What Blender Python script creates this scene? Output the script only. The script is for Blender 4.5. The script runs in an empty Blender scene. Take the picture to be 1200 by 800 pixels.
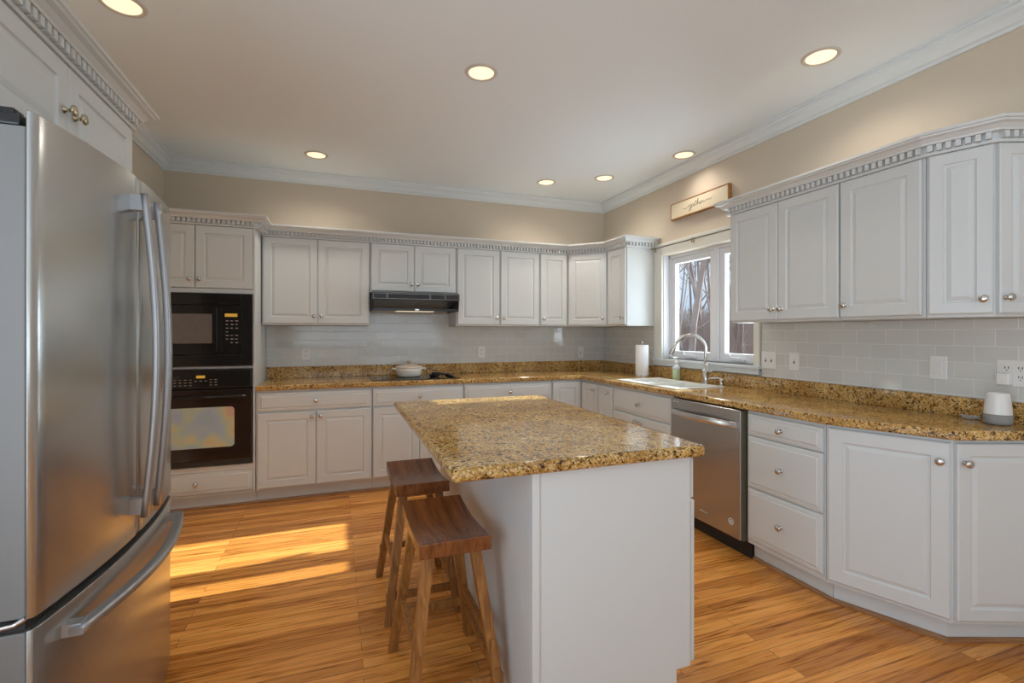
import bpy, bmesh, math, random
from math import sin, cos, pi, radians as R
from mathutils import Vector, Matrix
random.seed(7)
S = bpy.context.scene
COL = S.collection

# ------------------------------------------------------------------ camera
cam_d = bpy.data.cameras.new('camera'); cam = bpy.data.objects.new('camera', cam_d); COL.objects.link(cam)
cam.location = (-2.825, -4.696, 1.304)
cam.rotation_euler = (R(90), 0, -R(20.18))
cam_d.sensor_width = 36; cam_d.lens = 561.2 / 1200 * 36
cam_d.shift_y = -9.36 / 1200
cam_d.clip_start = 0.02; cam_d.clip_end = 300
S.camera = cam

# ------------------------------------------------------------------ world, sun, daylight
S.view_settings.view_transform = 'Standard'; S.view_settings.look = 'None'
S.view_settings.gamma = 1; S.view_settings.use_curve_mapping = False
S.view_settings.exposure = 0.12
w = bpy.data.worlds.new('sky'); S.world = w; w.use_nodes = True
nt = w.node_tree; nt.nodes.clear()
wo = nt.nodes.new('ShaderNodeOutputWorld'); bg = nt.nodes.new('ShaderNodeBackground')
tc = nt.nodes.new('ShaderNodeTexCoord'); nz = nt.nodes.new('ShaderNodeTexNoise'); nz.inputs['Scale'].default_value = 3.0
rp = nt.nodes.new('ShaderNodeValToRGB')
rp.color_ramp.elements[0].position = .42; rp.color_ramp.elements[0].color = (.60, .76, .96, 1)
rp.color_ramp.elements[1].position = .62; rp.color_ramp.elements[1].color = (.95, .98, 1.0, 1)
nt.links.new(tc.outputs['Generated'], nz.inputs['Vector']); nt.links.new(nz.outputs['Fac'], rp.inputs['Fac'])
nt.links.new(rp.outputs['Color'], bg.inputs['Color']); nt.links.new(bg.outputs[0], wo.inputs[0])
bg.inputs['Strength'].default_value = 1.0

def light(name, kind, loc, energy, color=(1, 1, 1), rot=None, **kw):
    d = bpy.data.lights.new(name, kind); d.energy = energy; d.color = color
    for k, v in kw.items(): setattr(d, k, v)
    o = bpy.data.objects.new(name, d); o.location = loc
    if rot: o.rotation_euler = rot
    COL.objects.link(o); return o
sun_dir = Vector((-1, -.030, -.425)).normalized()
sun = light('sun', 'SUN', (6, 0, 6), 15, (.88, .99, 1), angle=R(.5))
sun.rotation_euler = sun_dir.to_track_quat('-Z', 'Y').to_euler()
# added area lamps stand in for window daylight, tilted up to brighten the ceiling
light('daylight_south', 'AREA', (-2.05, -7.6, 1.4), 40, (.74, .88, 1), (R(158), 0, 0), shape='RECTANGLE', size=3.3, size_y=1.9)
light('daylight_west', 'AREA', (-4.0, -5.3, 1.20), 42, (.76, .88, 1), (0, R(-122), 0), shape='RECTANGLE', size=1.7, size_y=2.6)
light('daylight_kitchen_window', 'AREA', (.50, -1.56, 1.40), 34, (.76, .89, 1), (0, R(118), 0), shape='RECTANGLE', size=1.2, size_y=1.3)

# ------------------------------------------------------------------ materials
def nodes(name):
    m = bpy.data.materials.new(name); m.use_nodes = True
    n = m.node_tree.nodes; b = n['Principled BSDF']; return m, n, m.node_tree.links, b
def plain(name, col, rough=.5, metal=0, **kw):
    m, n, l, b = nodes(name)
    b.inputs['Base Color'].default_value = (*col, 1); b.inputs['Roughness'].default_value = rough
    b.inputs['Metallic'].default_value = metal
    for k, v in kw.items(): b.inputs[k.replace('_', ' ')].default_value = v
    # faint procedural variation so nothing is perfectly uniform
    t = n.new('ShaderNodeTexNoise'); t.inputs['Scale'].default_value = 9; t.inputs['Detail'].default_value = 3
    r = n.new('ShaderNodeMapRange'); r.inputs['To Min'].default_value = rough * .92; r.inputs['To Max'].default_value = min(1, rough * 1.08)
    g = n.new('ShaderNodeNewGeometry')
    l.new(g.outputs['Position'], t.inputs['Vector']); l.new(t.outputs['Fac'], r.inputs['Value']); l.new(r.outputs[0], b.inputs['Roughness'])
    return m
def bump(n, l, b, src, strength, dist=.002):
    u = n.new('ShaderNodeBump'); u.inputs['Strength'].default_value = strength; u.inputs['Distance'].default_value = dist
    l.new(src, u.inputs['Height']); l.new(u.outputs[0], b.inputs['Normal']); return u
def ramp(n, stops, interp='LINEAR'):
    r = n.new('ShaderNodeValToRGB'); e = r.color_ramp.elements; r.color_ramp.interpolation = interp
    e[0].position, e[0].color = stops[0][0], (*stops[0][1], 1); e[1].position, e[1].color = stops[-1][0], (*stops[-1][1], 1)
    for p, c in stops[1:-1]:
        q = e.new(p); q.color = (*c, 1)
    return r
def mixc(n, l, fac, a, b2, mode='MIX'):
    x = n.new('ShaderNodeMix'); x.data_type = 'RGBA'; x.blend_type = mode
    for i, s in ((0, fac), (6, a), (7, b2)):
        if isinstance(s, (int, float)): x.inputs[i].default_value = s
        elif isinstance(s, tuple): x.inputs[i].default_value = (*s, 1)
        else: l.new(s, x.inputs[i])
    return x.outputs[2]
def mapped(n, l, scale, rot=(0, 0, 0), src='Position'):
    g = n.new('ShaderNodeNewGeometry') if src == 'Position' else n.new('ShaderNodeTexCoord')
    m = n.new('ShaderNodeMapping'); m.inputs['Scale'].default_value = scale; m.inputs['Rotation'].default_value = rot
    l.new(g.outputs[src], m.inputs['Vector']); return m.outputs[0]

M = {}
M['white'] = plain('painted_white', (.68, .70, .69), .38)
M['trim'] = plain('trim_white', (.70, .735, .745), .42)
M['sash'] = plain('window_vinyl', (.80, .81, .83), .4)
M['cream'] = plain('cream_casing', (.78, .76, .68), .45)
M['plate'] = plain('plate_white', (.82, .81, .78), .3)
M['dark'] = plain('slot_dark', (.02, .02, .02), .5)
M['black'] = plain('gloss_black', (.012, .012, .013), .12)
M['blackp'] = plain('black_plastic', (.014, .014, .015), .28)
M['oven'] = plain('oven_brown_black', (.028, .017, .012), .1)
M['grey_side'] = plain('fridge_side_grey', (.215, .212, .205), .45)
M['chrome'] = plain('satin_nickel', (.62, .60, .57), .22, 1)
M['brass'] = plain('warm_nickel', (.60, .52, .38), .22, 1)
M['paper'] = plain('paper_white', (.86, .86, .87), .9)
M['enamel'] = plain('cream_enamel', (.86, .80, .70), .15)
M['enamel_lid'] = plain('blush_enamel', (.80, .66, .54), .18)
M['fabric'] = plain('grey_fabric', (.30, .29, .28), .9)
M['sinkw'] = plain('sink_white', (.82, .82, .78), .18)
M['greensoap'] = plain('pale_green_liquid', (.55, .68, .42), .15)
M['clearp'] = plain('clear_plastic', (.75, .78, .78), .15)
M['signface'] = plain('sign_cream', (.76, .66, .48), .6)
M['ink'] = plain('sign_ink', (.16, .12, .08), .7)
M['display'] = plain('display_amber', (.25, .12, .01), .3); M['display'].node_tree.nodes['Principled BSDF'].inputs['Emission Color'].default_value = (1, .55, .08, 1); M['display'].node_tree.nodes['Principled BSDF'].inputs['Emission Strength'].default_value = .35
M['keys'] = plain('key_print', (.38, .33, .30), .5)
M['glassdark'] = plain('cooktop_glass', (.015, .014, .014), .06)
M['ring'] = plain('burner_ring', (.12, .11, .11), .2)
M['red'] = plain('sticker', (.75, .74, .72), .5)

# walls
def wallmat():
    m, n, l, b = nodes('beige_wall_paint'); b.inputs['Roughness'].default_value = .75
    t = n.new('ShaderNodeTexNoise'); t.inputs['Scale'].default_value = 120; l.new(mapped(n, l, (1, 1, 1)), t.inputs['Vector'])
    b.inputs['Base Color'].default_value = (.61, .525, .415, 1); bump(n, l, b, t.outputs['Fac'], .08); return m
M['wall'] = wallmat()
def ceilmat():
    m, n, l, b = nodes('ceiling_paint'); b.inputs['Roughness'].default_value = .9
    t = n.new('ShaderNodeTexNoise'); t.inputs['Scale'].default_value = 70; t.inputs['Detail'].default_value = 4
    l.new(mapped(n, l, (1, 1, 1)), t.inputs['Vector'])
    b.inputs['Base Color'].default_value = (.80, .86, .895, 1); bump(n, l, b, t.outputs['Fac'], .15, .003); return m
M['ceil'] = ceilmat()

def steel(name, horiz, base=(.515, .525, .515), rough=.24):
    m, n, l, b = nodes(name); b.inputs['Metallic'].default_value = .86
    t = n.new('ShaderNodeTexNoise'); t.inputs['Scale'].default_value = 1; t.inputs['Detail'].default_value = 4
    l.new(mapped(n, l, (2, 2, 900) if horiz else (500, 500, 2)), t.inputs['Vector'])
    r = n.new('ShaderNodeMapRange'); r.inputs['To Min'].default_value = rough * .85; r.inputs['To Max'].default_value = rough * 1.2
    l.new(t.outputs['Fac'], r.inputs['Value']); l.new(r.outputs[0], b.inputs['Roughness'])
    t2 = n.new('ShaderNodeTexNoise'); t2.inputs['Scale'].default_value = 2.2; t2.inputs['Detail'].default_value = 2
    l.new(mapped(n, l, (1, 1, .5)), t2.inputs['Vector'])
    c = mixc(n, l, t2.outputs['Fac'], tuple(x * .93 for x in base), tuple(x * 1.06 for x in base)); l.new(c, b.inputs['Base Color'])
    bump(n, l, b, t.outputs['Fac'], .012, .001)
    return m
M['steel'] = steel('brushed_steel', False)
M['steelh'] = steel('brushed_steel_handle', False, (.46, .47, .49), .36)
M['steeledge'] = plain('steel_edge', (.72, .72, .73), .25, 1)

def granite():
    m, n, l, b = nodes('golden_granite'); b.inputs['Roughness'].default_value = .11; b.inputs['Specular IOR Level'].default_value = .4
    p = mapped(n, l, (1, 1, 1))
    d = n.new('ShaderNodeTexNoise'); d.inputs['Scale'].default_value = 60; d.inputs['Detail'].default_value = 3; l.new(p, d.inputs['Vector'])
    add = n.new('ShaderNodeVectorMath'); add.operation = 'SCALE'; add.inputs['Scale'].default_value = .014; l.new(d.outputs['Color'], add.inputs[0])
    ad2 = n.new('ShaderNodeVectorMath'); ad2.operation = 'ADD'; l.new(p, ad2.inputs[0]); l.new(add.outputs[0], ad2.inputs[1])
    v = n.new('ShaderNodeTexVoronoi'); v.inputs['Scale'].default_value = 170; l.new(ad2.outputs[0], v.inputs['Vector'])
    s = n.new('ShaderNodeSeparateColor'); l.new(v.outputs['Color'], s.inputs[0])
    r = ramp(n, [(0, (.035, .022, .014)), (.07, (.06, .035, .02)), (.11, (.26, .15, .05)), (.28, (.42, .24, .065)), (.55, (.58, .36, .11)), (.78, (.64, .44, .17)), (1, (.70, .58, .36))])
    l.new(s.outputs[0], r.inputs['Fac'])
    v2 = n.new('ShaderNodeTexVoronoi'); v2.inputs['Scale'].default_value = 75; l.new(ad2.outputs[0], v2.inputs['Vector'])
    s2 = n.new('ShaderNodeSeparateColor'); l.new(v2.outputs['Color'], s2.inputs[0])
    r2 = ramp(n, [(0, (.12, .08, .05)), (.06, (.15, .10, .06)), (.10, (1, 1, 1)), (.8, (1, 1, 1)), (1, (1.1, 1.02, .88))]); l.new(s2.outputs[0], r2.inputs['Fac'])
    c = mixc(n, l, .75, r.outputs[0], r2.outputs[0], 'MULTIPLY')
    big = n.new('ShaderNodeTexNoise'); big.inputs['Scale'].default_value = 6; big.inputs['Detail'].default_value = 3; l.new(p, big.inputs['Vector'])
    r3 = ramp(n, [(.35, (.82, .70, .58)), (.65, (1.12, 1.1, 1.06))]); l.new(big.outputs['Fac'], r3.inputs['Fac'])
    c = mixc(n, l, 1.0, c, r3.outputs[0], 'MULTIPLY')
    l.new(c, b.inputs['Base Color']); return m
M['granite'] = granite()

def oakfloor():
    m, n, l, b = nodes('oak_strip_floor'); p = mapped(n, l, (1, 1, 1))
    br = n.new('ShaderNodeTexBrick'); l.new(p, br.inputs['Vector'])
    br.offset = .37; br.offset_frequency = 2; br.squash = 1
    br.inputs['Color1'].default_value = (0, 0, 0, 1); br.inputs['Color2'].default_value = (1, 1, 1, 1); br.inputs['Mortar'].default_value = (.5, .5, .5, 1)
    br.inputs['Scale'].default_value = 1; br.inputs['Mortar Size'].default_value = .0009; br.inputs['Mortar Smooth'].default_value = .1
    br.inputs['Brick Width'].default_value = 1.15; br.inputs['Row Height'].default_value = .0572; br.inputs['Bias'].default_value = 0
    # per-board offset of the grain
    sp = n.new('ShaderNodeSeparateXYZ'); l.new(p, sp.inputs[0])
    fl = n.new('ShaderNodeMath'); fl.operation = 'FLOOR'; dv = n.new('ShaderNodeMath'); dv.operation = 'DIVIDE'; dv.inputs[1].default_value = .0572
    l.new(sp.outputs['Y'], dv.inputs[0]); l.new(dv.outputs[0], fl.inputs[0])
    mu = n.new('ShaderNodeMath'); mu.operation = 'MULTIPLY'; mu.inputs[1].default_value = 3.71; l.new(fl.outputs[0], mu.inputs[0])
    sc = n.new('ShaderNodeSeparateColor'); l.new(br.outputs['Color'], sc.inputs[0])
    ad = n.new('ShaderNodeMath'); ad.operation = 'MULTIPLY_ADD'; ad.inputs[1].default_value = 9; l.new(sc.outputs[0], ad.inputs[0]); l.new(mu.outputs[0], ad.inputs[2])
    cb = n.new('ShaderNodeCombineXYZ'); l.new(sp.outputs['X'], cb.inputs['X']); l.new(sp.outputs['Y'], cb.inputs['Y']); l.new(ad.outputs[0], cb.inputs['Z'])
    mp = n.new('ShaderNodeMapping'); mp.inputs['Scale'].default_value = (1.3, 26, 1); l.new(cb.outputs[0], mp.inputs['Vector'])
    g = n.new('ShaderNodeTexNoise'); g.inputs['Scale'].default_value = 1.6; g.inputs['Detail'].default_value = 6; g.inputs['Roughness'].default_value = .6; g.inputs['Distortion'].default_value = 1.6
    l.new(mp.outputs[0], g.inputs['Vector'])
    gr = ramp(n, [(.30, (.28, .085, .012)), (.40, (.58, .215, .036)), (.50, (.79, .335, .072)), (.75, (.88, .43, .115))]); l.new(g.outputs['Fac'], gr.inputs['Fac'])
    tone = ramp(n, [(0, (.66, .58, .50)), (.5, (.95, .92, .88)), (1, (1.10, 1.12, 1.14))]); l.new(br.outputs['Color'], tone.inputs['Fac'])
    c = mixc(n, l, 1.0, gr.outputs[0], tone.outputs[0], 'MULTIPLY')
    mp2 = n.new('ShaderNodeMapping'); mp2.inputs['Scale'].default_value = (3, 160, 1); l.new(cb.outputs[0], mp2.inputs['Vector'])
    f = n.new('ShaderNodeTexNoise'); f.inputs['Scale'].default_value = 2; f.inputs['Detail'].default_value = 3; l.new(mp2.outputs[0], f.inputs['Vector'])
    fr = ramp(n, [(.30, (.70, .56, .46)), (.42, (1, 1, 1))]); l.new(f.outputs['Fac'], fr.inputs['Fac'])
    c = mixc(n, l, .6, c, fr.outputs[0], 'MULTIPLY')
    c = mixc(n, l, br.outputs['Fac'], c, (.09, .035, .012))
    l.new(c, b.inputs['Base Color']); b.inputs['Roughness'].default_value = .27; b.inputs['Specular IOR Level'].default_value = .4
    bump(n, l, b, f.outputs['Fac'], .05, .001); return m
M['floor'] = oakfloor()

def wood(name, lo, hi, scale, rough=.35, rot=(0, 0, 0)):
    m, n, l, b = nodes(name)
    t = n.new('ShaderNodeTexNoise'); t.inputs['Scale'].default_value = 1.5; t.inputs['Detail'].default_value = 5; t.inputs['Distortion'].default_value = 1
    l.new(mapped(n, l, scale, rot, 'Object'), t.inputs['Vector'])
    r = ramp(n, [(.32, lo), (.68, hi)]); l.new(t.outputs['Fac'], r.inputs['Fac']); l.new(r.outputs[0], b.inputs['Base Color'])
    b.inputs['Roughness'].default_value = rough; bump(n, l, b, t.outputs['Fac'], .05, .001); return m
M['seatwood'] = wood('dark_walnut_seat', (.13, .038, .009), (.27, .088, .024), (30, 2, 10), .26)
M['legwood'] = wood('walnut_leg', (.20, .075, .016), (.42, .18, .045), (40, 40, 3), .38)
M['signwood'] = wood('honey_wood', (.30, .13, .03), (.46, .22, .06), (3, 40, 40), .5)
M['shoe'] = wood('oak_shoe', (.25, .11, .04), (.42, .21, .09), (6, 6, 60), .4)
M['bark'] = plain('bark', (.26, .20, .19), .9)
M['barkpale'] = plain('bark_pale', (.38, .32, .305), .9)

def tile(name, axis):
    m, n, l, b = nodes(name); g = n.new('ShaderNodeNewGeometry'); s = n.new('ShaderNodeSeparateXYZ'); l.new(g.outputs['Position'], s.inputs[0])
    c = n.new('ShaderNodeCombineXYZ'); l.new(s.outputs[axis], c.inputs['X'])
    a = n.new('ShaderNodeMath'); a.operation = 'SUBTRACT'; a.inputs[1].default_value = 1.0095; l.new(s.outputs['Z'], a.inputs[0]); l.new(a.outputs[0], c.inputs['Y'])
    br = n.new('ShaderNodeTexBrick'); br.offset = .5; l.new(c.outputs[0], br.inputs['Vector'])
    br.inputs['Scale'].default_value = 1; br.inputs['Brick Width'].default_value = .155; br.inputs['Row Height'].default_value = .0785
    br.inputs['Mortar Size'].default_value = .0019; br.inputs['Mortar Smooth'].default_value = .3; br.inputs['Bias'].default_value = 0
    br.inputs['Color1'].default_value = (.63, .63, .60, 1); br.inputs['Color2'].default_value = (.68, .68, .645, 1); br.inputs['Mortar'].default_value = (.80, .80, .77, 1)
    l.new(br.outputs['Color'], b.inputs['Base Color']); 
    r = n.new('ShaderNodeMapRange'); r.inputs['To Min'].default_value = .07; r.inputs['To Max'].default_value = .7; l.new(br.outputs['Fac'], r.inputs['Value']); l.new(r.outputs[0], b.inputs['Roughness'])
    t = n.new('ShaderNodeTexNoise'); t.inputs['Scale'].default_value = 9; l.new(g.outputs['Position'], t.inputs['Vector'])
    mm = n.new('ShaderNodeMath'); mm.operation = 'MULTIPLY_ADD'; mm.inputs[1].default_value = -1.0; l.new(br.outputs['Fac'], mm.inputs[0]); l.new(t.outputs['Fac'], mm.inputs[2])
    bump(n, l, b, mm.outputs[0], .35, .0025); return m
M['tile_x'] = tile('subway_tile_back', 'X'); M['tile_y'] = tile('subway_tile_side', 'Y')

def rainbow():
    m, n, l, b = nodes('oven_window_film'); t = n.new('ShaderNodeTexNoise'); t.inputs['Scale'].default_value = 5.5; t.inputs['Detail'].default_value = 1
    l.new(mapped(n, l, (1, 1, 1)), t.inputs['Vector'])
    r = ramp(n, [(.3, (.36, .52, .52)), (.42, (.44, .50, .64)), (.5, (.48, .58, .50)), (.58, (.66, .58, .34)), (.66, (.68, .44, .32)), (.75, (.64, .42, .46))])  # hue ramp paints a coloured reflection into the base colour
    l.new(t.outputs['Fac'], r.inputs['Fac']); l.new(r.outputs[0], b.inputs['Base Color']); b.inputs['Roughness'].default_value = .15; return m
M['film'] = rainbow()
def mwglass():
    m, n, l, b = nodes('microwave_window'); t = n.new('ShaderNodeTexNoise'); t.inputs['Scale'].default_value = 500
    l.new(mapped(n, l, (1, 1, 1)), t.inputs['Vector']); r = ramp(n, [(.4, (.10, .085, .08)), (.6, (.26, .23, .21))]); l.new(t.outputs['Fac'], r.inputs['Fac'])
    l.new(r.outputs[0], b.inputs['Base Color']); b.inputs['Roughness'].default_value = .12; return m
M['mwglass'] = mwglass()
def glass():
    m = bpy.data.materials.new('window_glass'); m.use_nodes = True; n = m.node_tree.nodes; l = m.node_tree.links; n.clear()
    o = n.new('ShaderNodeOutputMaterial'); mx = n.new('ShaderNodeMixShader'); t = n.new('ShaderNodeBsdfTransparent'); g = n.new('ShaderNodeBsdfGlossy')
    g.inputs['Roughness'].default_value = .02; mx.inputs[0].default_value = .05; t.inputs['Color'].default_value = (.97, .98, .98, 1)
    l.new(t.outputs[0], mx.inputs[1]); l.new(g.outputs[0], mx.inputs[2]); l.new(mx.outputs[0], o.inputs[0]); return m
M['glass'] = glass()
def emis(name, col, st):
    m, n, l, b = nodes(name); b.inputs['Base Color'].default_value = (*col, 1); b.inputs['Emission Color'].default_value = (*col, 1); b.inputs['Emission Strength'].default_value = st
    return m
M['lamp'] = emis('lamp_glow', (1, .84, .58), .88)
M['hoodlens'] = emis('hood_lamp_lens', (1, .85, .62), .5)
def ground():
    m, n, l, b = nodes('leaf_litter'); t = n.new('ShaderNodeTexNoise'); t.inputs['Scale'].default_value = 6; t.inputs['Detail'].default_value = 8
    l.new(mapped(n, l, (1, 1, 1)), t.inputs['Vector']); r = ramp(n, [(.35, (.18, .125, .105)), (.65, (.42, .32, .28))]); l.new(t.outputs['Fac'], r.inputs['Fac'])
    l.new(r.outputs[0], b.inputs['Base Color']); b.inputs['Roughness'].default_value = 1; return m
M['ground'] = ground()
M['twig'] = plain('twig', (.33, .26, .24), .9)

# ------------------------------------------------------------------ mesh helpers
class MB:
    def __init__(s): s.v = []; s.f = []; s.sm = []
    def add(s, vs, fs, smooth=False, mat=None):
        o = len(s.v)
        for v in vs:
            v = Vector(v)
            if mat is not None: v = mat @ v
            s.v.append(v)
        for f in fs: s.f.append([i + o for i in f]); s.sm.append(smooth)
        return s
    def box(s, x0, x1, y0, y1, z0, z1, mat=None):
        vs = [(x, y, z) for z in (z0, z1) for y in (y0, y1) for x in (x0, x1)]
        return s.add(vs, [(0, 2, 3, 1), (4, 5, 7, 6), (0, 1, 5, 4), (2, 6, 7, 3), (0, 4, 6, 2), (1, 3, 7, 5)], mat=mat)
    def prism(s, poly, z0, z1, mat=None):      # polygon counter-clockwise from above
        n = len(poly); vs = [(x, y, z0) for x, y in poly] + [(x, y, z1) for x, y in poly]
        fs = [tuple(range(n - 1, -1, -1)), tuple(range(n, 2 * n))] + [(i, (i + 1) % n, n + (i + 1) % n, n + i) for i in range(n)]
        return s.add(vs, fs, mat=mat)
    def lathe(s, prof, seg=24, mat=None, cap=True):   # prof (r, z)
        vs = []; fs = []
        for r, z in prof:
            for k in range(seg): a = 2 * pi * k / seg; vs.append((r * cos(a), r * sin(a), z))
        for i in range(len(prof) - 1):
            for k in range(seg):
                a, b2 = i * seg + k, i * seg + (k + 1) % seg; fs.append((a, b2, b2 + seg, a + seg))
        s.add(vs, fs, True, mat)
        if cap:
            o = len(s.v) - len(vs)
            if prof[0][0] > 1e-5: s.f.append([o + k for k in range(seg - 1, -1, -1)]); s.sm.append(False)
            if prof[-1][0] > 1e-5: s.f.append([o + (len(prof) - 1) * seg + k for k in range(seg)]); s.sm.append(False)
        return s
    def tube(s, pts, r, seg=8, mat=None, flat=None, closed=False):  # r number or list; flat=(a,b,up) for rect-ish section
        pts = [Vector(p) for p in pts]; n = len(pts); vs = []; fs = []
        prev = None
        for i, p in enumerate(pts):
            if closed: t = pts[(i + 1) % n] - pts[i - 1]
            else: t = (pts[min(i + 1, n - 1)] - pts[max(i - 1, 0)])
            t.normalize()
            if prev is None:
                u = Vector((0, 0, 1)) if abs(t.z) < .9 else Vector((1, 0, 0))
                if flat: u = Vector(flat[2])
                a = t.cross(u).normalized()
            else: a = (prev - t * prev.dot(t)).normalized()
            prev = a; b2 = a.cross(t).normalized() * -1
            rr = r[i] if isinstance(r, (list, tuple)) else r
            for k in range(seg):
                th = 2 * pi * (k + .5) / seg
                if flat:
                    ca, sa = cos(th), sin(th); e = .5
                    q = a * flat[0] * math.copysign(abs(ca) ** e, ca) + b2 * flat[1] * math.copysign(abs(sa) ** e, sa)
                else: q = a * rr * cos(th) + b2 * rr * sin(th)
                vs.append(p + q)
        m = n if closed else n - 1
        for i in range(m):
            for k in range(seg):
                a0, b0 = i * seg + k, i * seg + (k + 1) % seg; j = (i + 1) % n; a1, b1 = j * seg + k, j * seg + (k + 1) % seg
                fs.append((a0, b0, b1, a1))
        s.add(vs, fs, seg > 4, mat)
        if not closed:
            o = len(s.v) - len(vs)
            s.f.append([o + k for k in range(seg - 1, -1, -1)]); s.sm.append(False)
            s.f.append([o + (n - 1) * seg + k for k in range(seg)]); s.sm.append(False)
        return s
    def rings(s, rings, mat=None, back=True, smooth=False):   # list of equal-length loops, last one capped
        n = len(rings[0]); vs = [v for r in rings for v in r]; fs = []
        for i in range(len(rings) - 1):
            for k in range(n): a, b2 = i * n + k, i * n + (k + 1) % n; fs.append((a, b2, b2 + n, a + n))
        fs.append(tuple((len(rings) - 1) * n + k for k in range(n)))
        if back: fs.append(tuple(range(n - 1, -1, -1)))
        return s.add(vs, fs, smooth, mat)
    def slab(s, faces2d, z0, z1, mat=None):
        idx = {}; vs = []; edges = {}
        def vid(p):
            k = (round(p[0], 5), round(p[1], 5))
            if k not in idx: idx[k] = len(vs); vs.append(k)
            return idx[k]
        polys = []
        for f in faces2d:
            ar = sum(f[i][0] * f[(i + 1) % len(f)][1] - f[(i + 1) % len(f)][0] * f[i][1] for i in range(len(f)))
            ids = [vid(p) for p in (f if ar > 0 else f[::-1])]; polys.append(ids)
            for i in range(len(ids)): edges[(ids[i], ids[(i + 1) % len(ids)])] = 1
        n = len(vs); V = [(x, y, z0) for x, y in vs] + [(x, y, z1) for x, y in vs]
        F = [tuple(p[::-1]) for p in polys] + [tuple(i + n for i in p) for p in polys]
        for a, b2 in edges:
            if (b2, a) not in edges: F.append((a, b2, b2 + n, a + n))
        return s.add(V, F, mat=mat)
    def build(s, name, mat, parent=None, bevel=0, seg=2, recalc=True):
        me = bpy.data.meshes.new(name); me.from_pydata(s.v, [], s.f)
        for p, sm in zip(me.polygons, s.sm): p.use_smooth = sm
        if recalc:
            bm = bmesh.new(); bm.from_mesh(me); bmesh.ops.recalc_face_normals(bm, faces=bm.faces); bm.to_mesh(me); bm.free()
        me.materials.append(M[mat] if isinstance(mat, str) else mat)
        o = bpy.data.objects.new(name, me); COL.objects.link(o)
        if parent is not None: o.parent = parent
        if bevel:
            b = o.modifiers.new('bevel', 'BEVEL'); b.width = bevel; b.segments = seg; b.limit_method = 'ANGLE'; b.angle_limit = R(35); b.harden_normals = False
        return o

def tag(o, label, cat, group=None, kind=None):
    o['label'] = label; o['category'] = cat
    if group: o['group'] = group
    if kind: o['kind'] = kind
    return o
def thing(name, label, cat, loc=(0, 0, 0), rz=0, group=None):
    o = bpy.data.objects.new(name, None); COL.objects.link(o); o.location = loc; o.rotation_euler = (0, 0, rz)
    o.empty_display_size = .05
    return tag(o, label, cat, group)
def struct(o, label=None):
    o['kind'] = 'structure'
    if label: o['label'] = label
    return o
def kids(o): return [c for c in bpy.data.objects if c.parent == o]
def copy_tree(o, parent=None):
    c = o.copy(); COL.objects.link(c)
    if parent is not None: c.parent = parent
    for ch in kids(o): copy_tree(ch, c)
    return c

def sweep(mb, path, prof, closed_prof=True):
    """profile (offset to the right of travel, z) along a 2-D path with mitred corners"""
    P = [Vector(p) for p in path]; n = len(P); offs = []
    for i in range(n):
        ds = []
        if i > 0: ds.append((P[i] - P[i - 1]).normalized())
        if i < n - 1: ds.append((P[i + 1] - P[i]).normalized())
        ns = [Vector((d.y, -d.x)) for d in ds]
        if len(ns) == 1: m = ns[0]
        else:
            m = (ns[0] + ns[1]); m = m / (m.dot(ns[0]) or 1e-6)
        offs.append(m)
    vs = []; k = len(prof)
    for i in range(n):
        for o_, z in prof: q = P[i] + offs[i] * o_; vs.append((q.x, q.y, z))
    fs = [(i * k + j, i * k + (j + 1) % k, (i + 1) * k + (j + 1) % k, (i + 1) * k + j) for i in range(n - 1) for j in range(k)]
    fs += [tuple(range(k)), tuple((n - 1) * k + j for j in range(k - 1, -1, -1))]
    mb.add(vs, fs); return mb

# ------------------------------------------------------------------ room shell
ZC = 2.74; XL = -4.16; YS = -8.1
def wall_with_holes(name, axis, pos0, pos1, a0, a1, z0, z1, holes, mat):
    """axis 'x': wall plane normal x spanning y in a0..a1 ; holes (b0,b1,zb,zt)"""
    mb = MB(); cuts = sorted(holes)
    cur = a0
    def bx(b0, b1, q0, q1):
        if b1 - b0 < 1e-4 or q1 - q0 < 1e-4: return
        if axis == 'x': mb.box(pos0, pos1, b0, b1, q0, q1)
        else: mb.box(b0, b1, pos0, pos1, q0, q1)
    for b0, b1, q0, q1 in cuts:
        bx(cur, b0, z0, z1); bx(b0, b1, z0, q0); bx(b0, b1, q1, z1); cur = b1
    bx(cur, a1, z0, z1)
    return struct(mb.build(name, mat))
struct(MB().box(XL - .15, .15, YS - .15, .15, -.1, 0).build('floor', 'floor'))
struct(MB().box(XL - .15, .15, YS - .15, .15, ZC, ZC + .1).build('ceiling', 'ceil'))
struct(MB().box(XL - .15, .15, 0, .15, 0, ZC).build('wall_back', 'wall'))
WY0, WY1, WZ0, WZ1 = -2.075, -1.045, 1.075, 2.015
wall_with_holes('wall_right', 'x', 0, .15, YS, 0, 0, ZC, [(WY0, WY1, WZ0, WZ1)], 'wall')
wall_with_holes('wall_left', 'x', XL - .15, XL, YS, 0, 0, ZC, [(-6.75, -3.95, .02, 2.3)], 'wall')
wall_with_holes('wall_front', 'y', YS - .15, YS, XL, 0, 0, ZC, [(-3.75, -2.1, .55, 2.5), (-2.0, -.35, .55, 2.5)], 'wall')

# ceiling crown
mb = MB(); sweep(mb, [(XL + .001, YS + .001), (XL + .001, -.001), (-.001, -.001), (-.001, YS + .001)],
    [(0, 2.650), (.010, 2.650), (.014, 2.662), (.030, 2.668), (.050, 2.695), (.072, 2.708), (.078, 2.722), (.090, 2.724), (.090, ZC - .001), (0, ZC - .001)])
struct(mb.build('trim_1', 'trim'), 'white crown moulding where the beige walls meet the ceiling')

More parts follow.
